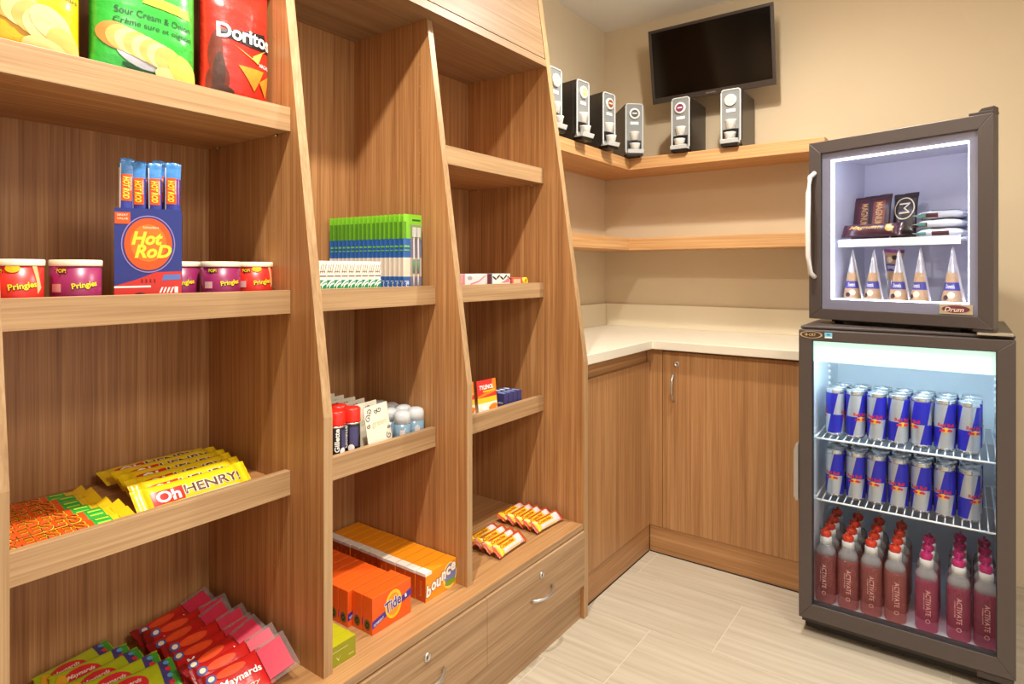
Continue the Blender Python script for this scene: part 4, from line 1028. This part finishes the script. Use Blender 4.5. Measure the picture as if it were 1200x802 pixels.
# ---- candy bags on the deck, first bay
LIME = foil('lime_bag', (178, 190, 30)); LIMER = pm('berry_print', (214, 46, 52), 0.4, var=0.15); VIO = pm('violet_print', (72, 62, 120), 0.4, var=0.35, scale=90); LEAFG = pm('leaf_print', (70, 150, 50), 0.4, var=0.3, scale=80)
def make_lime():
    L = 0.142; pk = Pack(L, 0.075, 0.014, 0.010, 2.2, False, 95, 5.0, 1.0)
    t = thing('gummy_bag', '-', 'candy bag')
    b = pk.build('bag', [LIME], t)
    S = pk.S()
    rect('violet_panel', S, 0.040, 0.056, -0.033, 0.033, VIO, b, 0.0008, 4, 10)
    rect('leaf_panel', S, 0.056, 0.070, -0.034, 0.034, LEAFG, b, 0.0008, 4, 10)
    for k in range(4): ell('fruit_print', S, 0.054, -0.024 + 0.016 * k, 0.006, 0.005, [LIMER, pm('aqua_print', (90, 160, 190), 0.4, var=0.2)][k % 2], b, 0.0014, 12)
    ell('berry_panel', S, -0.020, 0.0, 0.036, 0.026, LIMER, b, 0.0010, 24)
    text('lettering', S, 'Maynards', -0.020, 0.008, 0.050, 0.012, CREAMP, b, 0.0020, shear=0.3, bold=0.02)
    text('lettering', S, 'sour', -0.024, -0.009, 0.036, 0.010, CREAMP, b, 0.0020, shear=0.3, bold=0.02)
    ell('amber_print', S, -0.054, 0.0, 0.012, 0.026, pm('amber_print', (232, 170, 40), 0.4, var=0.2), b, 0.0013, 14)
    return t
lime = make_lime(); first = True
for i in range(5):
    x = -1.525 + 0.041 * i; y = 0.526 + 0.013 * i
    rot = (Matrix.Rotation(H90 + math.radians([6, -5, 3, -6, -9][i]), 4, 'Z') @ Matrix.Rotation(math.radians([20, 27, 22, 29, 24][i]), 4, 'X') @ Matrix.Rotation(math.radians(-4), 4, 'Y')).to_euler()
    place(lime, first, (x, y, ZD + 0.017), rot, 'lime green candy bag, %s from the back panel' % ORD[i], 'lime green candy bags on the deck'); first = False
CLEARF = translucent('clear_film', (206, 190, 186), 0.16, 0.15, (245, 240, 238))
RLIC = foil('licorice_red', (196, 30, 26)); RPINK = pm('pink_card', (206, 48, 76), 0.4, var=0.12); BLUC = pm('roundel_blue', (80, 90, 150), 0.4, var=0.1)
def make_lico():
    L = 0.130; pk = Pack(L, 0.088, 0.018, 0.010, 2.2, False, 97, 5.0, 1.0)
    t = thing('licorice_bag', '-', 'candy bag')
    b = pk.build('bag', [RLIC, foil('licorice_dark', (140, 22, 24))], t, [(-L / 2 + 0.016, 1), (1, 0)])
    S = pk.S()
    for k in range(2):
        ell('roundel', S, -0.042, 0.024 - 0.036 * k, 0.010, 0.010, BLUC, b, 0.0010, 16); ell('roundel_centre', S, -0.042, 0.024 - 0.036 * k, 0.006, 0.006, CREAMP, b, 0.0015, 12)
    ell('candy_print', S, -0.004, 0.022, 0.030, 0.011, pm('orange_red_print', (228, 78, 36), 0.4, var=0.2, scale=60), b, 0.0010, 16)
    text('lettering', S, 'Maynards', 0.008, -0.004, 0.082, 0.020, WHITE, b, 0.0020, bold=0.02, shear=0.1)
    text('small_lettering', S, 'cherry', 0.014, -0.028, 0.046, 0.010, CREAMP, b, 0.0020, shear=0.3)
    MB().prism([(L / 2 - 0.010, 0.0118), (L / 2 + 0.040, 0.0262), (L / 2 + 0.040, 0.0270), (L / 2 - 0.010, 0.0125)], -0.036, 0.036, 'xz').build('header_card', RPINK, t)
    MB().prism([(L / 2 - 0.010, 0.0098), (L / 2 + 0.050, 0.0268), (L / 2 + 0.050, 0.0272), (L / 2 - 0.010, 0.0104)], -0.044, 0.044, 'xz').build('clear_sleeve', CLEARF, t)
    return t
lico = make_lico(); first = True
for i in range(8):
    x = -1.515 + 0.0435 * i; y = [0.704, 0.709, 0.701, 0.709, 0.698, 0.707, 0.703, 0.699][i]
    rot = (Matrix.Rotation(H90 + math.radians([6, -7, 5, -2, -8, 7, -3, -6][i]), 4, 'Z') @ Matrix.Rotation(math.radians([22, 30, 24, 33, 26, 22, 31, 27][i]), 4, 'X') @ Matrix.Rotation(math.radians(-5), 4, 'Y')).to_euler()
    place(lico, first, (x, y, ZD + 0.0225), rot, 'red candy bag with pink header card, %s from the back panel' % ORD[i], 'red candy bags on the deck'); first = False

# ---- second bay: toothbrush packs and toothpaste on the second shelf
TBG = pm('card_lime', (128, 196, 44), 0.45, var=0.08); TBD = pm('card_olive', (88, 138, 40), 0.45, var=0.05); TBB = pm('card_blue', (52, 100, 172), 0.45, var=0.06); TBW = pm('card_cream', (230, 216, 196), 0.5, var=0.03)
def make_brush():
    t = thing('toothbrush_pack', '-', 'toothbrush')
    w, h = 0.070, 0.226
    b = MB()
    for (z0, z1, mi) in ((0, 0.052, 2), (0.052, 0.105, 3), (0.105, 0.158, 2), (0.158, h, 0)):
        b.box(-w / 2, w / 2, 0.0100, 0.0112, z0, z1, mi)
    bb = b.build('card', [TBG, TBD, TBB, TBW], t)
    # clear blister standing proud, its flat left wing printed through
    MB().prism([(-0.010, 0.0098), (0.030, 0.0098), (0.028, 0.0015), (-0.008, 0.0015)], 0.012, 0.198, 'xy').build('blister', CLEARF, t, bevel=0.0012)
    hd = MB().tube([(0.001, 0.0062, 0.016), (0.001, 0.0062, 0.05), (0.002, 0.0062, 0.10), (0.001, 0.0062, 0.150), (0.001, 0.0062, 0.190)], 0.0026, 8).build('toothbrush_handle', WHITE, t)
    MB().tube([(0.001, 0.0060, 0.06), (0.002, 0.0060, 0.10)], 0.0033, 8).build('grip', pm('teal_grip', (40, 150, 110), 0.4, var=0), hd)
    MB().box(-0.0045, 0.0065, 0.0022, 0.0065, 0.163, 0.190).build('bristles', pm('bristle_white', (230, 240, 240), 0.5, var=0.1), hd)
    h2 = MB().tube([(0.018, 0.0062, 0.016), (0.018, 0.0062, 0.05), (0.019, 0.0062, 0.10), (0.018, 0.0062, 0.150), (0.018, 0.0062, 0.190)], 0.0026, 8).build('toothbrush_handle', WHITE, t)
    MB().tube([(0.018, 0.0060, 0.06), (0.019, 0.0060, 0.10)], 0.0033, 8).build('grip', pm('teal_grip', (40, 150, 110)), h2)
    MB().box(0.0125, 0.0235, 0.0022, 0.0065, 0.163, 0.190).build('bristles', pm('bristle_white', (230, 240, 240)), h2)
    S = flat((0, 0.0100, 0))
    text('lettering', S, 'Oral', -0.0225, 0.024, 0.032, 0.016, WHITE, bb, 0.0005, rot=H90, bold=0.02)
    rect('lime_line', S, -w / 2 + 0.003, -0.012, 0.134, 0.139, TBG, bb, 0.0005); rect('lime_line', S, -w / 2 + 0.003, -0.012, 0.124, 0.127, TBG, bb, 0.0005)
    rect('olive_panel', S, -w / 2, -0.024, 0.158, 0.205, TBD, bb, 0.0004)
    poly('title_print', S, [(-0.002, 0.208), (0.030, 0.208), (0.030, 0.213), (-0.002, 0.213)], pm('dark_olive_print', (50, 96, 30), 0.5, var=0), bb, 0.0005)
    return t
br = make_brush(); first = True
for i in range(18):
    x = -1.2425 - 0.0172 * i
    place(br, first, (x, 1.2465 - 0.0012 * i + rnd.uniform(-0.001, 0.001), Z2S + 0.0004), (0, 0, H90 + rnd.uniform(-0.02, 0.02)), 'toothbrush pack on a green and blue card, %s from the shelf edge' % ORD[i], 'toothbrush packs on the second shelf'); first = False
def box_thing(name, cat, w, d, h, m, bev=0.0012):
    t = thing(name, '-', cat)
    return t, MB().box(-w / 2, w / 2, 0, d, 0, h).build('carton', m, t, bevel=bev)
PGRN = pm('paste_green', (20, 128, 72), 0.4, var=0.12); PWHT = pm('paste_white', (236, 226, 210), 0.45, var=0.02); PBRN = pm('paste_brown', (120, 88, 60), 0.5, var=0.1)
def make_paste():
    t, b = box_thing('toothpaste_box', 'toothpaste', 0.0205, 0.060, 0.092, PWHT)
    S = flat()
    rect('green_panel', S, -0.0100, 0.0100, 0.0, 0.046, PGRN, b, 0.0004)
    poly('swoosh', S, [(-0.010, 0.034), (0.000, 0.044), (0.010, 0.047), (0.010, 0.044), (0.001, 0.040), (-0.010, 0.029)], WHITE, b, 0.0007)
    poly('swoosh', S, [(-0.004, 0.024), (0.000, 0.032), (0.007, 0.036), (0.010, 0.036), (0.010, 0.039), (0.005, 0.039), (-0.003, 0.034)], WHITE, b, 0.0007)
    for k in range(3): poly('dash_print', S, [(-0.009 + 0.006 * k, 0.062), (-0.0075 + 0.006 * k, 0.062), (-0.0025 + 0.006 * k, 0.084), (-0.004 + 0.006 * k, 0.084)], PBRN, b, 0.0006)
    rect('line_print', S, -0.0095, 0.009, 0.054, 0.057, PBRN, b, 0.0005)
    rect('line_print', S, -0.0095, 0.006, 0.066, 0.0675, PBRN, b, 0.0007)
    return t
pa = make_paste(); first = True
for i in range(9):
    place(pa, first, (-1.2415, 1.1085 - 0.0215 * i, Z2S + 0.0004), (0, 0, H90 + rnd.uniform(-0.015, 0.015)), 'white and green toothpaste box, %s from the toothbrush packs' % ORD[i], 'toothpaste boxes on the second shelf'); first = False

# ---- second bay, third shelf: shaving cans, lotion cards, small bottles
def make_shave():
    t = thing('shaving_can', '-', 'spray can')
    R = 0.0225
    b = MB().lathe([(R - 0.002, 0), (R, 0.003), (R, 0.020)], 28, mi=0).lathe([(R, 0.020), (R, 0.088), (R - 0.001, 0.092)], 28, mi=1).build('can_body', [pm('shave_red', (196, 40, 32), 0.35, var=0.05), pm('shave_charcoal', (52, 50, 56), 0.3, 0.3, var=0.08)], t)
    MB().lathe([(R + 0.0006, 0.090), (R + 0.0008, 0.094), (R + 0.0004, 0.122), (R - 0.003, 0.1265), (0.0001, 0.1275)], 28).build('cap', pm('cap_red', (226, 40, 26), 0.35, var=0.03), t)
    MB().lathe([(R + 0.0006, 0.086), (R + 0.0006, 0.090)], 28).build('collar', CHROME, t)
    S = cyl(R)
    text('lettering', S, 'Gillette', -0.003, 0.056, 0.058, 0.012, WHITE, b, 0.0009, rot=H90, bold=0.03)
    rect('violet_panel', S, 0.008, 0.030, 0.030, 0.080, pm('shave_violet', (70, 66, 110), 0.35, var=0.2), b, 0.0006, 6, 1)
    ell('foam_print', S, 0.012, 0.028, 0.008, 0.009, WHITE, b, 0.0009, 14)
    return t
sv = make_shave(); first = True
for i, (x, y, lab) in enumerate(((-1.268, 0.975, 'red capped shaving can at the shelf edge beside the divider'), (-1.268, 1.0235, 'red capped shaving can at the shelf edge beside the white cards'),
                                 (-1.316, 0.972, 'red capped shaving can in the second row beside the divider'), (-1.316, 1.0205, 'red capped shaving can in the second row beside the white cards'))):
    place(sv, first, (x, y + 0.02, Z3S + 0.0004), (0, 0, aim(x, y) + [0.25, -0.55, 0.1, 0.4][i]), lab, 'red capped shaving cans'); first = False
def make_card():
    t = thing('lotion_card', '-', 'toiletry card')
    b = MB().box(-0.041, 0.041, 0, 0.002, 0, 0.118).build('card', pm('ivory_card', (228, 222, 202), 0.5, var=0.03), t)
    S = flat()
    OLV = pm('sage_print', (196, 196, 150), 0.5, var=0)
    text('lettering', S, 'green', 0.004, 0.066, 0.05, 0.016, OLV, b, 0.0005, shear=0.1)
    def curl(cx, cy, r, turns, a0, nm='scroll_print'):
        pts = []
        for k in range(26):
            q = k / 25; a = a0 + q * turns * 6.283; rr = r * (1 - 0.8 * q)
            pts.append(S(cx + rr * math.cos(a), cy + rr * math.sin(a), 0.0004))
        MB().tube(pts, 0.0009, 5).build(nm, BLACK, b)
    curl(-0.030, 0.088, 0.010, 1.3, 0.6); curl(-0.022, 0.104, 0.008, -1.2, 3.4); curl(0.010, 0.104, 0.008, 1.2, 2.6); curl(-0.004, 0.100, 0.006, 1.1, 5.0); curl(-0.033, 0.068, 0.006, -1.2, 1.0)
    curl(0.032, 0.030, 0.009, 1.2, 2.0); curl(0.036, 0.050, 0.005, -1.2, 4.0)
    MB().box(-0.030, 0.030, 0.002, 0.016, 0, 0.09).build('sachet', pm('ivory_pouch', (216, 208, 188), 0.5, var=0.04), t, bevel=0.004)
    return t
cd = make_card(); first = True
for i in range(6):
    x = -1.246 - 0.043 * i
    rot = (Matrix.Rotation(H90, 4, 'Z') @ Matrix.Rotation(math.radians(-8), 4, 'X') @ Matrix.Rotation(math.radians([-4, -2, -3, 0, -1, 1][i]), 4, 'Y')).to_euler()
    place(cd, first, (x, 1.126 - 0.003 * i, Z3S + 0.0035), rot, 'ivory toiletry card with black scrollwork, %s from the shelf edge' % ORD[i], 'ivory scroll cards on the third shelf'); first = False
FROST = translucent('frosted_cap', (236, 240, 242), 0.7, 0.3, (235, 238, 240)); SKY = translucent('sky_blue_gel', (150, 186, 210), 0.65, 0.2, (200, 220, 232))
def make_mini():
    t = thing('lotion_bottle', '-', 'toiletry bottle')
    b = MB().lathe([(0.020, 0), (0.0235, 0.003), (0.0235, 0.050)], 24, sq=2.6).build('bottle', SKY, t)
    MB().lathe([(0.0238, 0.050), (0.0238, 0.070), (0.021, 0.079), (0.012, 0.0835), (0.0001, 0.0845)], 24, sq=2.6).build('cap', FROST, t)
    S = cyl(0.0236)
    rect('label', S, -0.02, 0.02, 0.008, 0.034, pm('pale_label', (226, 214, 206), 0.4, var=0.15, scale=90), b, 0.0006, 8, 1)
    return t
mi_ = make_mini(); first = True
for i in range(4):
    for j in range(2):
        place(mi_, first, (-1.272 - 0.0505 * i, 1.2125 + 0.051 * j + 0.014, Z3S + 0.0004), (0, 0, aim(-1.27, 1.22) + 0.2 * j), 'small blue bottle with frosted cap, %s column, %s from the shelf edge' % (['left', 'right'][j], ORD[i]), 'small blue bottles on the third shelf'); first = False

# ---- second bay deck: detergent, dryer sheets, green cartons
TORG = pm('detergent_orange', (236, 92, 22), 0.4, var=0.06); TYEL = pm('roundel_yellow', (250, 196, 40), 0.4, var=0.03); TBLU = pm('detergent_violet', (70, 50, 150), 0.4, var=0.05); TDK = pm('olive_mark', (110, 96, 40), 0.5, var=0.05)
def make_tide():
    w, d, h = 0.128, 0.0347, 0.088
    t, b = box_thing('detergent_box', 'detergent', w, d, h, TORG)
    S = flat()
    poly('violet_band', S, [(-0.064, 0.014), (-0.010, 0.030), (0.064, 0.046), (0.064, 0.064), (0.026, 0.052), (-0.064, 0.032)], TBLU, b, 0.0004)
    ell('roundel', S, 0.004, 0.048, 0.0275, 0.0345, TYEL, b, 0.0007, 32)
    ell('roundel_core', S, 0.004, 0.048, 0.021, 0.027, pm('roundel_amber', (244, 150, 36), 0.4, var=0.06), b, 0.0009, 32)
    text('lettering_halo', S, 'Tide', 0.002, 0.050, 0.054, 0.029, WHITE, b, 0.0011, rot=0.2, bold=0.07, shear=0.1)
    text('lettering', S, 'Tide', 0.002, 0.050, 0.052, 0.027, TBLU, b, 0.0015, rot=0.2, bold=0.02, shear=0.1)
    text('small_lettering', S, 'DETERGENT', -0.044, 0.0255, 0.032, 0.006, WHITE, b, 0.0009, rot=0.27)
    text('small_lettering', S, '1', 0.045, 0.052, 0.006, 0.009, WHITE, b, 0.0009, rot=0.2, bold=0.04)
    Sl = lambda a, bb, e: Vector((-w / 2 - e, d - a, bb))
    ell('side_roundel', Sl, d / 2, 0.020, 0.011, 0.013, TDK, b, 0.0005, 20); ell('side_mark', Sl, d / 2, 0.020, 0.006, 0.008, BLACK, b, 0.0008, 14, inner=0.5, rings=1)
    return t
td = make_tide(); first = True
for i in range(10):
    place(td, first, (-1.141 - 0.0372 * i, 1.0655 - (0.0 if i < 2 else 0.012), ZD + 0.0003), (0, 0, H90 + (0.0 if i < 2 else rnd.uniform(-0.016, 0.016))), 'orange detergent box, %s from the deck edge' % ORD[i], 'orange detergent boxes on the deck'); first = False
BORG = pm('sheet_orange', (242, 150, 24), 0.4, var=0.05); BSID = pm('sheet_rust', (188, 72, 18), 0.4, var=0.08); BWHT = pm('sheet_white', (240, 232, 218), 0.45, var=0.02)
def make_bounce():
    w, d, h = 0.122, 0.0350, 0.0745
    t = thing('dryer_sheet_box', '-', 'box')
    mb = MB().box(-w / 2 + 0.001, w / 2, 0, d, 0, h, 0).box(-w / 2, -w / 2 + 0.001, 0, d, 0, h - 0.006, 1)
    b = mb.build('carton', [BORG, BSID], t, bevel=0.0008)
    MB().box(-w / 2 - 0.0006, -w / 2 + 0.024, -0.0006, d - 0.001, h - 0.007, h + 0.0008).build('white_corner', BWHT, b)
    S = flat()
    ell('sun_print', S, 0.034, 0.036, 0.028, 0.036, pm('sun_yellow', (250, 214, 90), 0.4, var=0.05), b, 0.0004, 30); ell('sky_print', S, 0.036, 0.038, 0.023, 0.030, pm('sky_violet', (120, 130, 180), 0.4, var=0.2), b, 0.0006, 30)
    ell('field_print', S, 0.036, 0.017, 0.022, 0.008, pm('field_green', (130, 160, 40), 0.4, var=0.15), b, 0.0008, 24)
    for k, ch in enumerate('bounce'):
        text('lettering_shadow', S, ch, -0.050 + 0.0195 * k, 0.027 + 0.0058 * k - (0.004 if k == 2 else 0), 0.0215, 0.034 if ch == 'b' else 0.026, pm('rust_print', (170, 84, 30), 0.4, var=0), b, 0.0010, bold=0.07, shear=0.1)
        text('lettering', S, ch, -0.050 + 0.0195 * k, 0.027 + 0.0058 * k - (0.004 if k == 2 else 0), 0.0185, 0.031 if ch == 'b' else 0.023, WHITE, b, 0.0014, bold=0.04, shear=0.1)
    Sl = lambda a, bb, e: Vector((-w / 2 - e, d - a, bb))
    text('small_lettering', Sl, 'bounce', d / 2, 0.034, 0.040, 0.010, pm('amber_script', (224, 140, 60), 0.4, var=0), b, 0.0005, rot=H90)
    return t
bo = make_bounce(); first = True
for i in range(11):
    place(bo, first, (-1.141 - 0.0376 * i, 1.2425 + rnd.uniform(-0.001, 0.001), ZD + 0.0003), (0, 0, H90 + rnd.uniform(-0.007, 0.007)), 'orange dryer sheet box with white corner, %s from the deck edge' % ORD[i], 'orange dryer sheet boxes on the deck'); first = False
GRT = pm('carton_green_gold', (176, 172, 24), 0.4, var=0.06); GRF = pm('carton_olive', (146, 146, 30), 0.4, var=0.05)
def make_green():
    t = thing('soap_box', '-', 'box')
    w, d, h = 0.072, 0.030, 0.046
    b = MB().box(-w / 2, w / 2, 0, d, 0, h - 0.0005, 0).box(-w / 2, w / 2, 0.0, d, h - 0.0005, h, 1).build('carton', [GRF, GRT], t)
    S = flat()
    rect('line_print', S, -0.030, 0.014, 0.032, 0.0335, pm('pale_lime_print', (214, 214, 130), 0.4, var=0), b, 0.0004); poly('tick_print', S, [(-0.02, 0.022), (-0.012, 0.010), (-0.004, 0.024), (-0.011, 0.014)], pm('pale_lime_print', (214, 214, 130)), b, 0.0005)
    rect('line_print', S, 0.016, 0.031, 0.010, 0.012, pm('pale_lime_print', (214, 214, 130)), b, 0.0004)
    return t
gr = make_green(); first = True
for i in range(5):
    place(gr, first, (-1.116 - 0.0304 * i, 0.8945, ZD + 0.0003), (0, 0, H90), 'olive green soap box, %s from the deck edge' % ORD[i], 'olive green boxes on the deck'); first = False

# ---- third bay: small boxes, medicine, wafer bars
def small_box(name, label, cat, x, y, z, w, d, h, m, prints, rz=H90):
    t, b = box_thing(name, cat, w, d, h, m)
    t['label'] = label; t.location = (x, y, z + 0.0003); t.rotation_euler = (0, 0, rz)
    for f in prints: f(b, flat())
    return t
PKW = pm('pale_pink_carton', (238, 206, 204), 0.45, var=0.05); PNK = pm('rose_print', (226, 120, 130), 0.45, var=0.1); GRY = pm('grey_print', (150, 150, 158), 0.45, var=0.1)
small_box('pink_box', 'pale pink carton on the second shelf against the divider', 'box', -1.247, 1.512, Z2S, 0.118, 0.06, 0.058, PKW,
          [lambda b, S: rect('rose_edge', S, -0.059, -0.046, 0, 0.058, PNK, b, 0.0005), lambda b, S: ell('grey_mark', S, -0.022, 0.045, 0.012, 0.006, GRY, b, 0.0006, 14),
           lambda b, S: poly('rose_swirl', S, [(-0.02, 0.028), (0.02, 0.036), (0.055, 0.054), (0.055, 0.050), (0.022, 0.032), (-0.02, 0.024)], PNK, b, 0.0006)])
small_box('patterned_box', 'white carton with black leaf pattern and maroon end on the second shelf', 'box', -1.247, 1.640, Z2S, 0.126, 0.06, 0.058, pm('bone_carton', (224, 220, 208), 0.45, var=0.05),
          [lambda b, S: rect('maroon_end', S, -0.063, -0.042, 0, 0.058, pm('maroon_print', (92, 36, 44), 0.45, var=0.1), b, 0.0005), lambda b, S: rect('blue_line', S, -0.042, -0.037, 0, 0.058, pm('navy_print', (60, 70, 130), 0.45, var=0), b, 0.0005)]
          + [(lambda k: (lambda b, S: ell('leaf_mark', S, -0.024 + 0.02 * k, 0.044 + 0.004 * (k % 2), 0.012, 0.003, BLACK, b, 0.0006, 12, rot=0.6 if k % 2 else -0.5)))(k) for k in range(5)]
          + [lambda b, S: poly('rose_corner', S, [(0.01, 0.028), (0.06, 0.03), (0.055, 0.046), (0.03, 0.034)], PNK, b, 0.0007)])
small_box('red_box', 'small red and peach carton beside the yellow cap on the second shelf', 'box', -1.247, 1.746, Z2S, 0.06, 0.05, 0.044, pm('coral_carton', (214, 92, 70), 0.45, var=0.05),
          [lambda b, S: rect('peach_panel', S, -0.024, 0.018, 0.02, 0.039, pm('peach_panel', (238, 184, 150), 0.45, var=0.08), b, 0.0005)])
t = thing('glue_tube', 'tiny tube with yellow cap lying at the end of the second shelf', 'tube', (-1.262, 1.797, Z2S + 0.0003))
mb = MB().lathe([(0.013, 0), (0.013, 0.05), (0.010, 0.056), (0.0001, 0.056)], 18); mb.v = [(-0.05 + v[2] - 0.006, v[0], v[1] + 0.0131) for v in mb.v]; mb.build('tube_body', pm('tube_red', (196, 60, 44), 0.4, var=0.05), t)
mb = MB().lathe([(0.0135, 0), (0.0145, 0.004), (0.0145, 0.014), (0.008, 0.016), (0.007, 0.008), (0.0001, 0.008)], 18); mb.v = [(v[2], v[0], v[1] + 0.030) for v in mb.v]; mb.build('cap', pm('cap_yellow', (240, 200, 30), 0.35, var=0.04), t)
MB().box(-0.006, 0.002, -0.006, 0.006, 0.012, 0.03).build('neck', pm('tube_red', (196, 60, 44)), t)
def make_pain():
    t = thing('medicine_pack', '-', 'medicine pack')
    b = MB()
    for (z0, z1, mi) in ((0, 0.045, 2), (0.045, 0.062, 1), (0.062, 0.118, 0)): b.box(-0.046, 0.046, 0, 0.002, z0, z1, mi)
    b = b.build('card', [pm('medicine_red', (216, 50, 44), 0.4, var=0.06), pm('medicine_yellow', (244, 190, 40), 0.4, var=0.05), pm('medicine_white', (240, 228, 208), 0.4, var=0.03)], t)
    S = flat()
    poly('orange_wedge', S, [(-0.046, 0.062), (0.046, 0.076), (0.046, 0.118), (0.030, 0.118), (0.020, 0.084), (-0.046, 0.068)], pm('medicine_orange', (240, 130, 36), 0.4, var=0.05), b, 0.0004)
    text('lettering', S, 'TYLENOL', -0.002, 0.095, 0.068, 0.014, WHITE, b, 0.0008, bold=0.03, shear=0.15)
    rect('line_print', S, -0.02, 0.04, 0.079, 0.084, pm('medicine_yellow', (244, 190, 40)), b, 0.0007)
    ell('capsule_print', S, -0.012, 0.024, 0.020, 0.010, WHITE, b, 0.0007, 18, rot=-0.4); ell('capsule_print', S, 0.024, 0.028, 0.022, 0.010, pm('medicine_orange', (240, 130, 36)), b, 0.0007, 18, rot=0.2)
    MB().box(-0.04, 0.04, 0.002, 0.016, 0.0, 0.05).build('blister', CLEARF, t, bevel=0.003)
    return t
pn = make_pain()
tilt = (Matrix.Rotation(H90 - 0.05, 4, 'Z') @ Matrix.Rotation(math.radians(-6), 4, 'X')).to_euler()
place(pn, True, (-1.246, 1.585, Z3S + 0.003), tilt, 'red and orange pain reliever card standing beside the blue boxes', 'pain reliever cards on the third shelf')
place(pn, False, (-1.258, 1.485, Z3S + 0.003), tilt, 'red and orange pain reliever card half hidden by the divider', 'pain reliever cards on the third shelf')
BLU = pm('medicine_blue', (58, 58, 112), 0.4, var=0.08)
def make_blue():
    t, b = box_thing('blue_medicine_box', 'medicine box', 0.078, 0.0245, 0.060, BLU)
    S = flat()
    ell('oval_print', S, -0.012, 0.034, 0.022, 0.013, WHITE, b, 0.0005, 22, inner=0.88, rings=1)
    text('lettering', S, 'Advil', -0.012, 0.034, 0.030, 0.012, WHITE, b, 0.0008, bold=0.03); text('small_lettering', S, 'tablets', 0.024, 0.030, 0.02, 0.006, WHITE, b, 0.0008)
    St = lambda a, bb, e: Vector((a, bb, 0.060 + e))
    ell('top_spot', St, -0.016, 0.012, 0.012, 0.007, pm('pale_aqua_print', (214, 232, 232), 0.4, var=0.1), b, 0.0005, 16); rect('top_patch', St, 0.006, 0.034, 0.006, 0.018, pm('pale_blue_print', (150, 170, 214), 0.4, var=0.1), b, 0.0005)
    return t
bl = make_blue(); first = True
for i in range(4):
    place(bl, first, (-1.286, 1.668 + 0.0262 * i, Z3S + 0.0003), (0, 0, 0.04), 'dark blue medicine box, %s from the orange card' % ORD[i], 'blue medicine boxes on the third shelf'); first = False
CB_Y = foil('wafer_yellow', (240, 196, 28)); CB_R = foil('wafer_rust', (190, 74, 34)); CB_W = pm('wafer_silver', (226, 206, 206), 0.35, var=0.12)
def make_wafer():
    L = 0.155; pk = Pack(L, 0.042, 0.020, 0.014, 2.3, False, 99, 7.0, 1.05)
    t = thing('wafer_bar', '-', 'chocolate bar')
    b = pk.build('wrapper', [CB_Y, CB_R], t, [(-L / 2 + 0.014, 1), (L / 2 - 0.040, 0), (1, 1)])
    S = pk.S()
    rect('rust_panel', S, -0.063, 0.060, 0.010, 0.0195, CB_R, b, 0.0006, 12, 2)
    rect('silver_panel', S, -0.050, 0.062, -0.019, -0.006, CB_W, b, 0.0007, 12, 2)
    rect('silver_end', S, 0.022, 0.060, -0.006, 0.012, CB_W, b, 0.0008, 6, 3)
    text('lettering', S, 'Crunchie', -0.020, 0.003, 0.068, 0.011, pm('wafer_rust_print', (190, 90, 20), 0.4, var=0), b, 0.0012, bold=0.03, shear=0.15)
    return t
wf = make_wafer(); first = True
for g, (y0, n_, nm) in enumerate(((1.560, 4, 'left pile beside the divider'), (1.777, 5, 'right pile beside the end panel'))):
    for i in range(n_):
        x = -1.152 - 0.036 * i; y = y0 + (0.004 if y0 < 1.7 else 0.001) * i
        rot = (Matrix.Rotation(H90 + math.radians(rnd.uniform(-4, 4)), 4, 'Z') @ Matrix.Rotation(math.radians(38 if i < n_ - 1 else 22), 4, 'X')).to_euler()
        place(wf, first, (x, y, ZD + (0.0128 if i < n_ - 1 else 0.0085)), rot, 'yellow wafer bar, %s, %s from the edge' % (nm, ORD[i]), 'yellow wafer bars on the deck'); first = False

for o_ in TEMP_OFF:
    if '_o' in o_: del o_['_o']
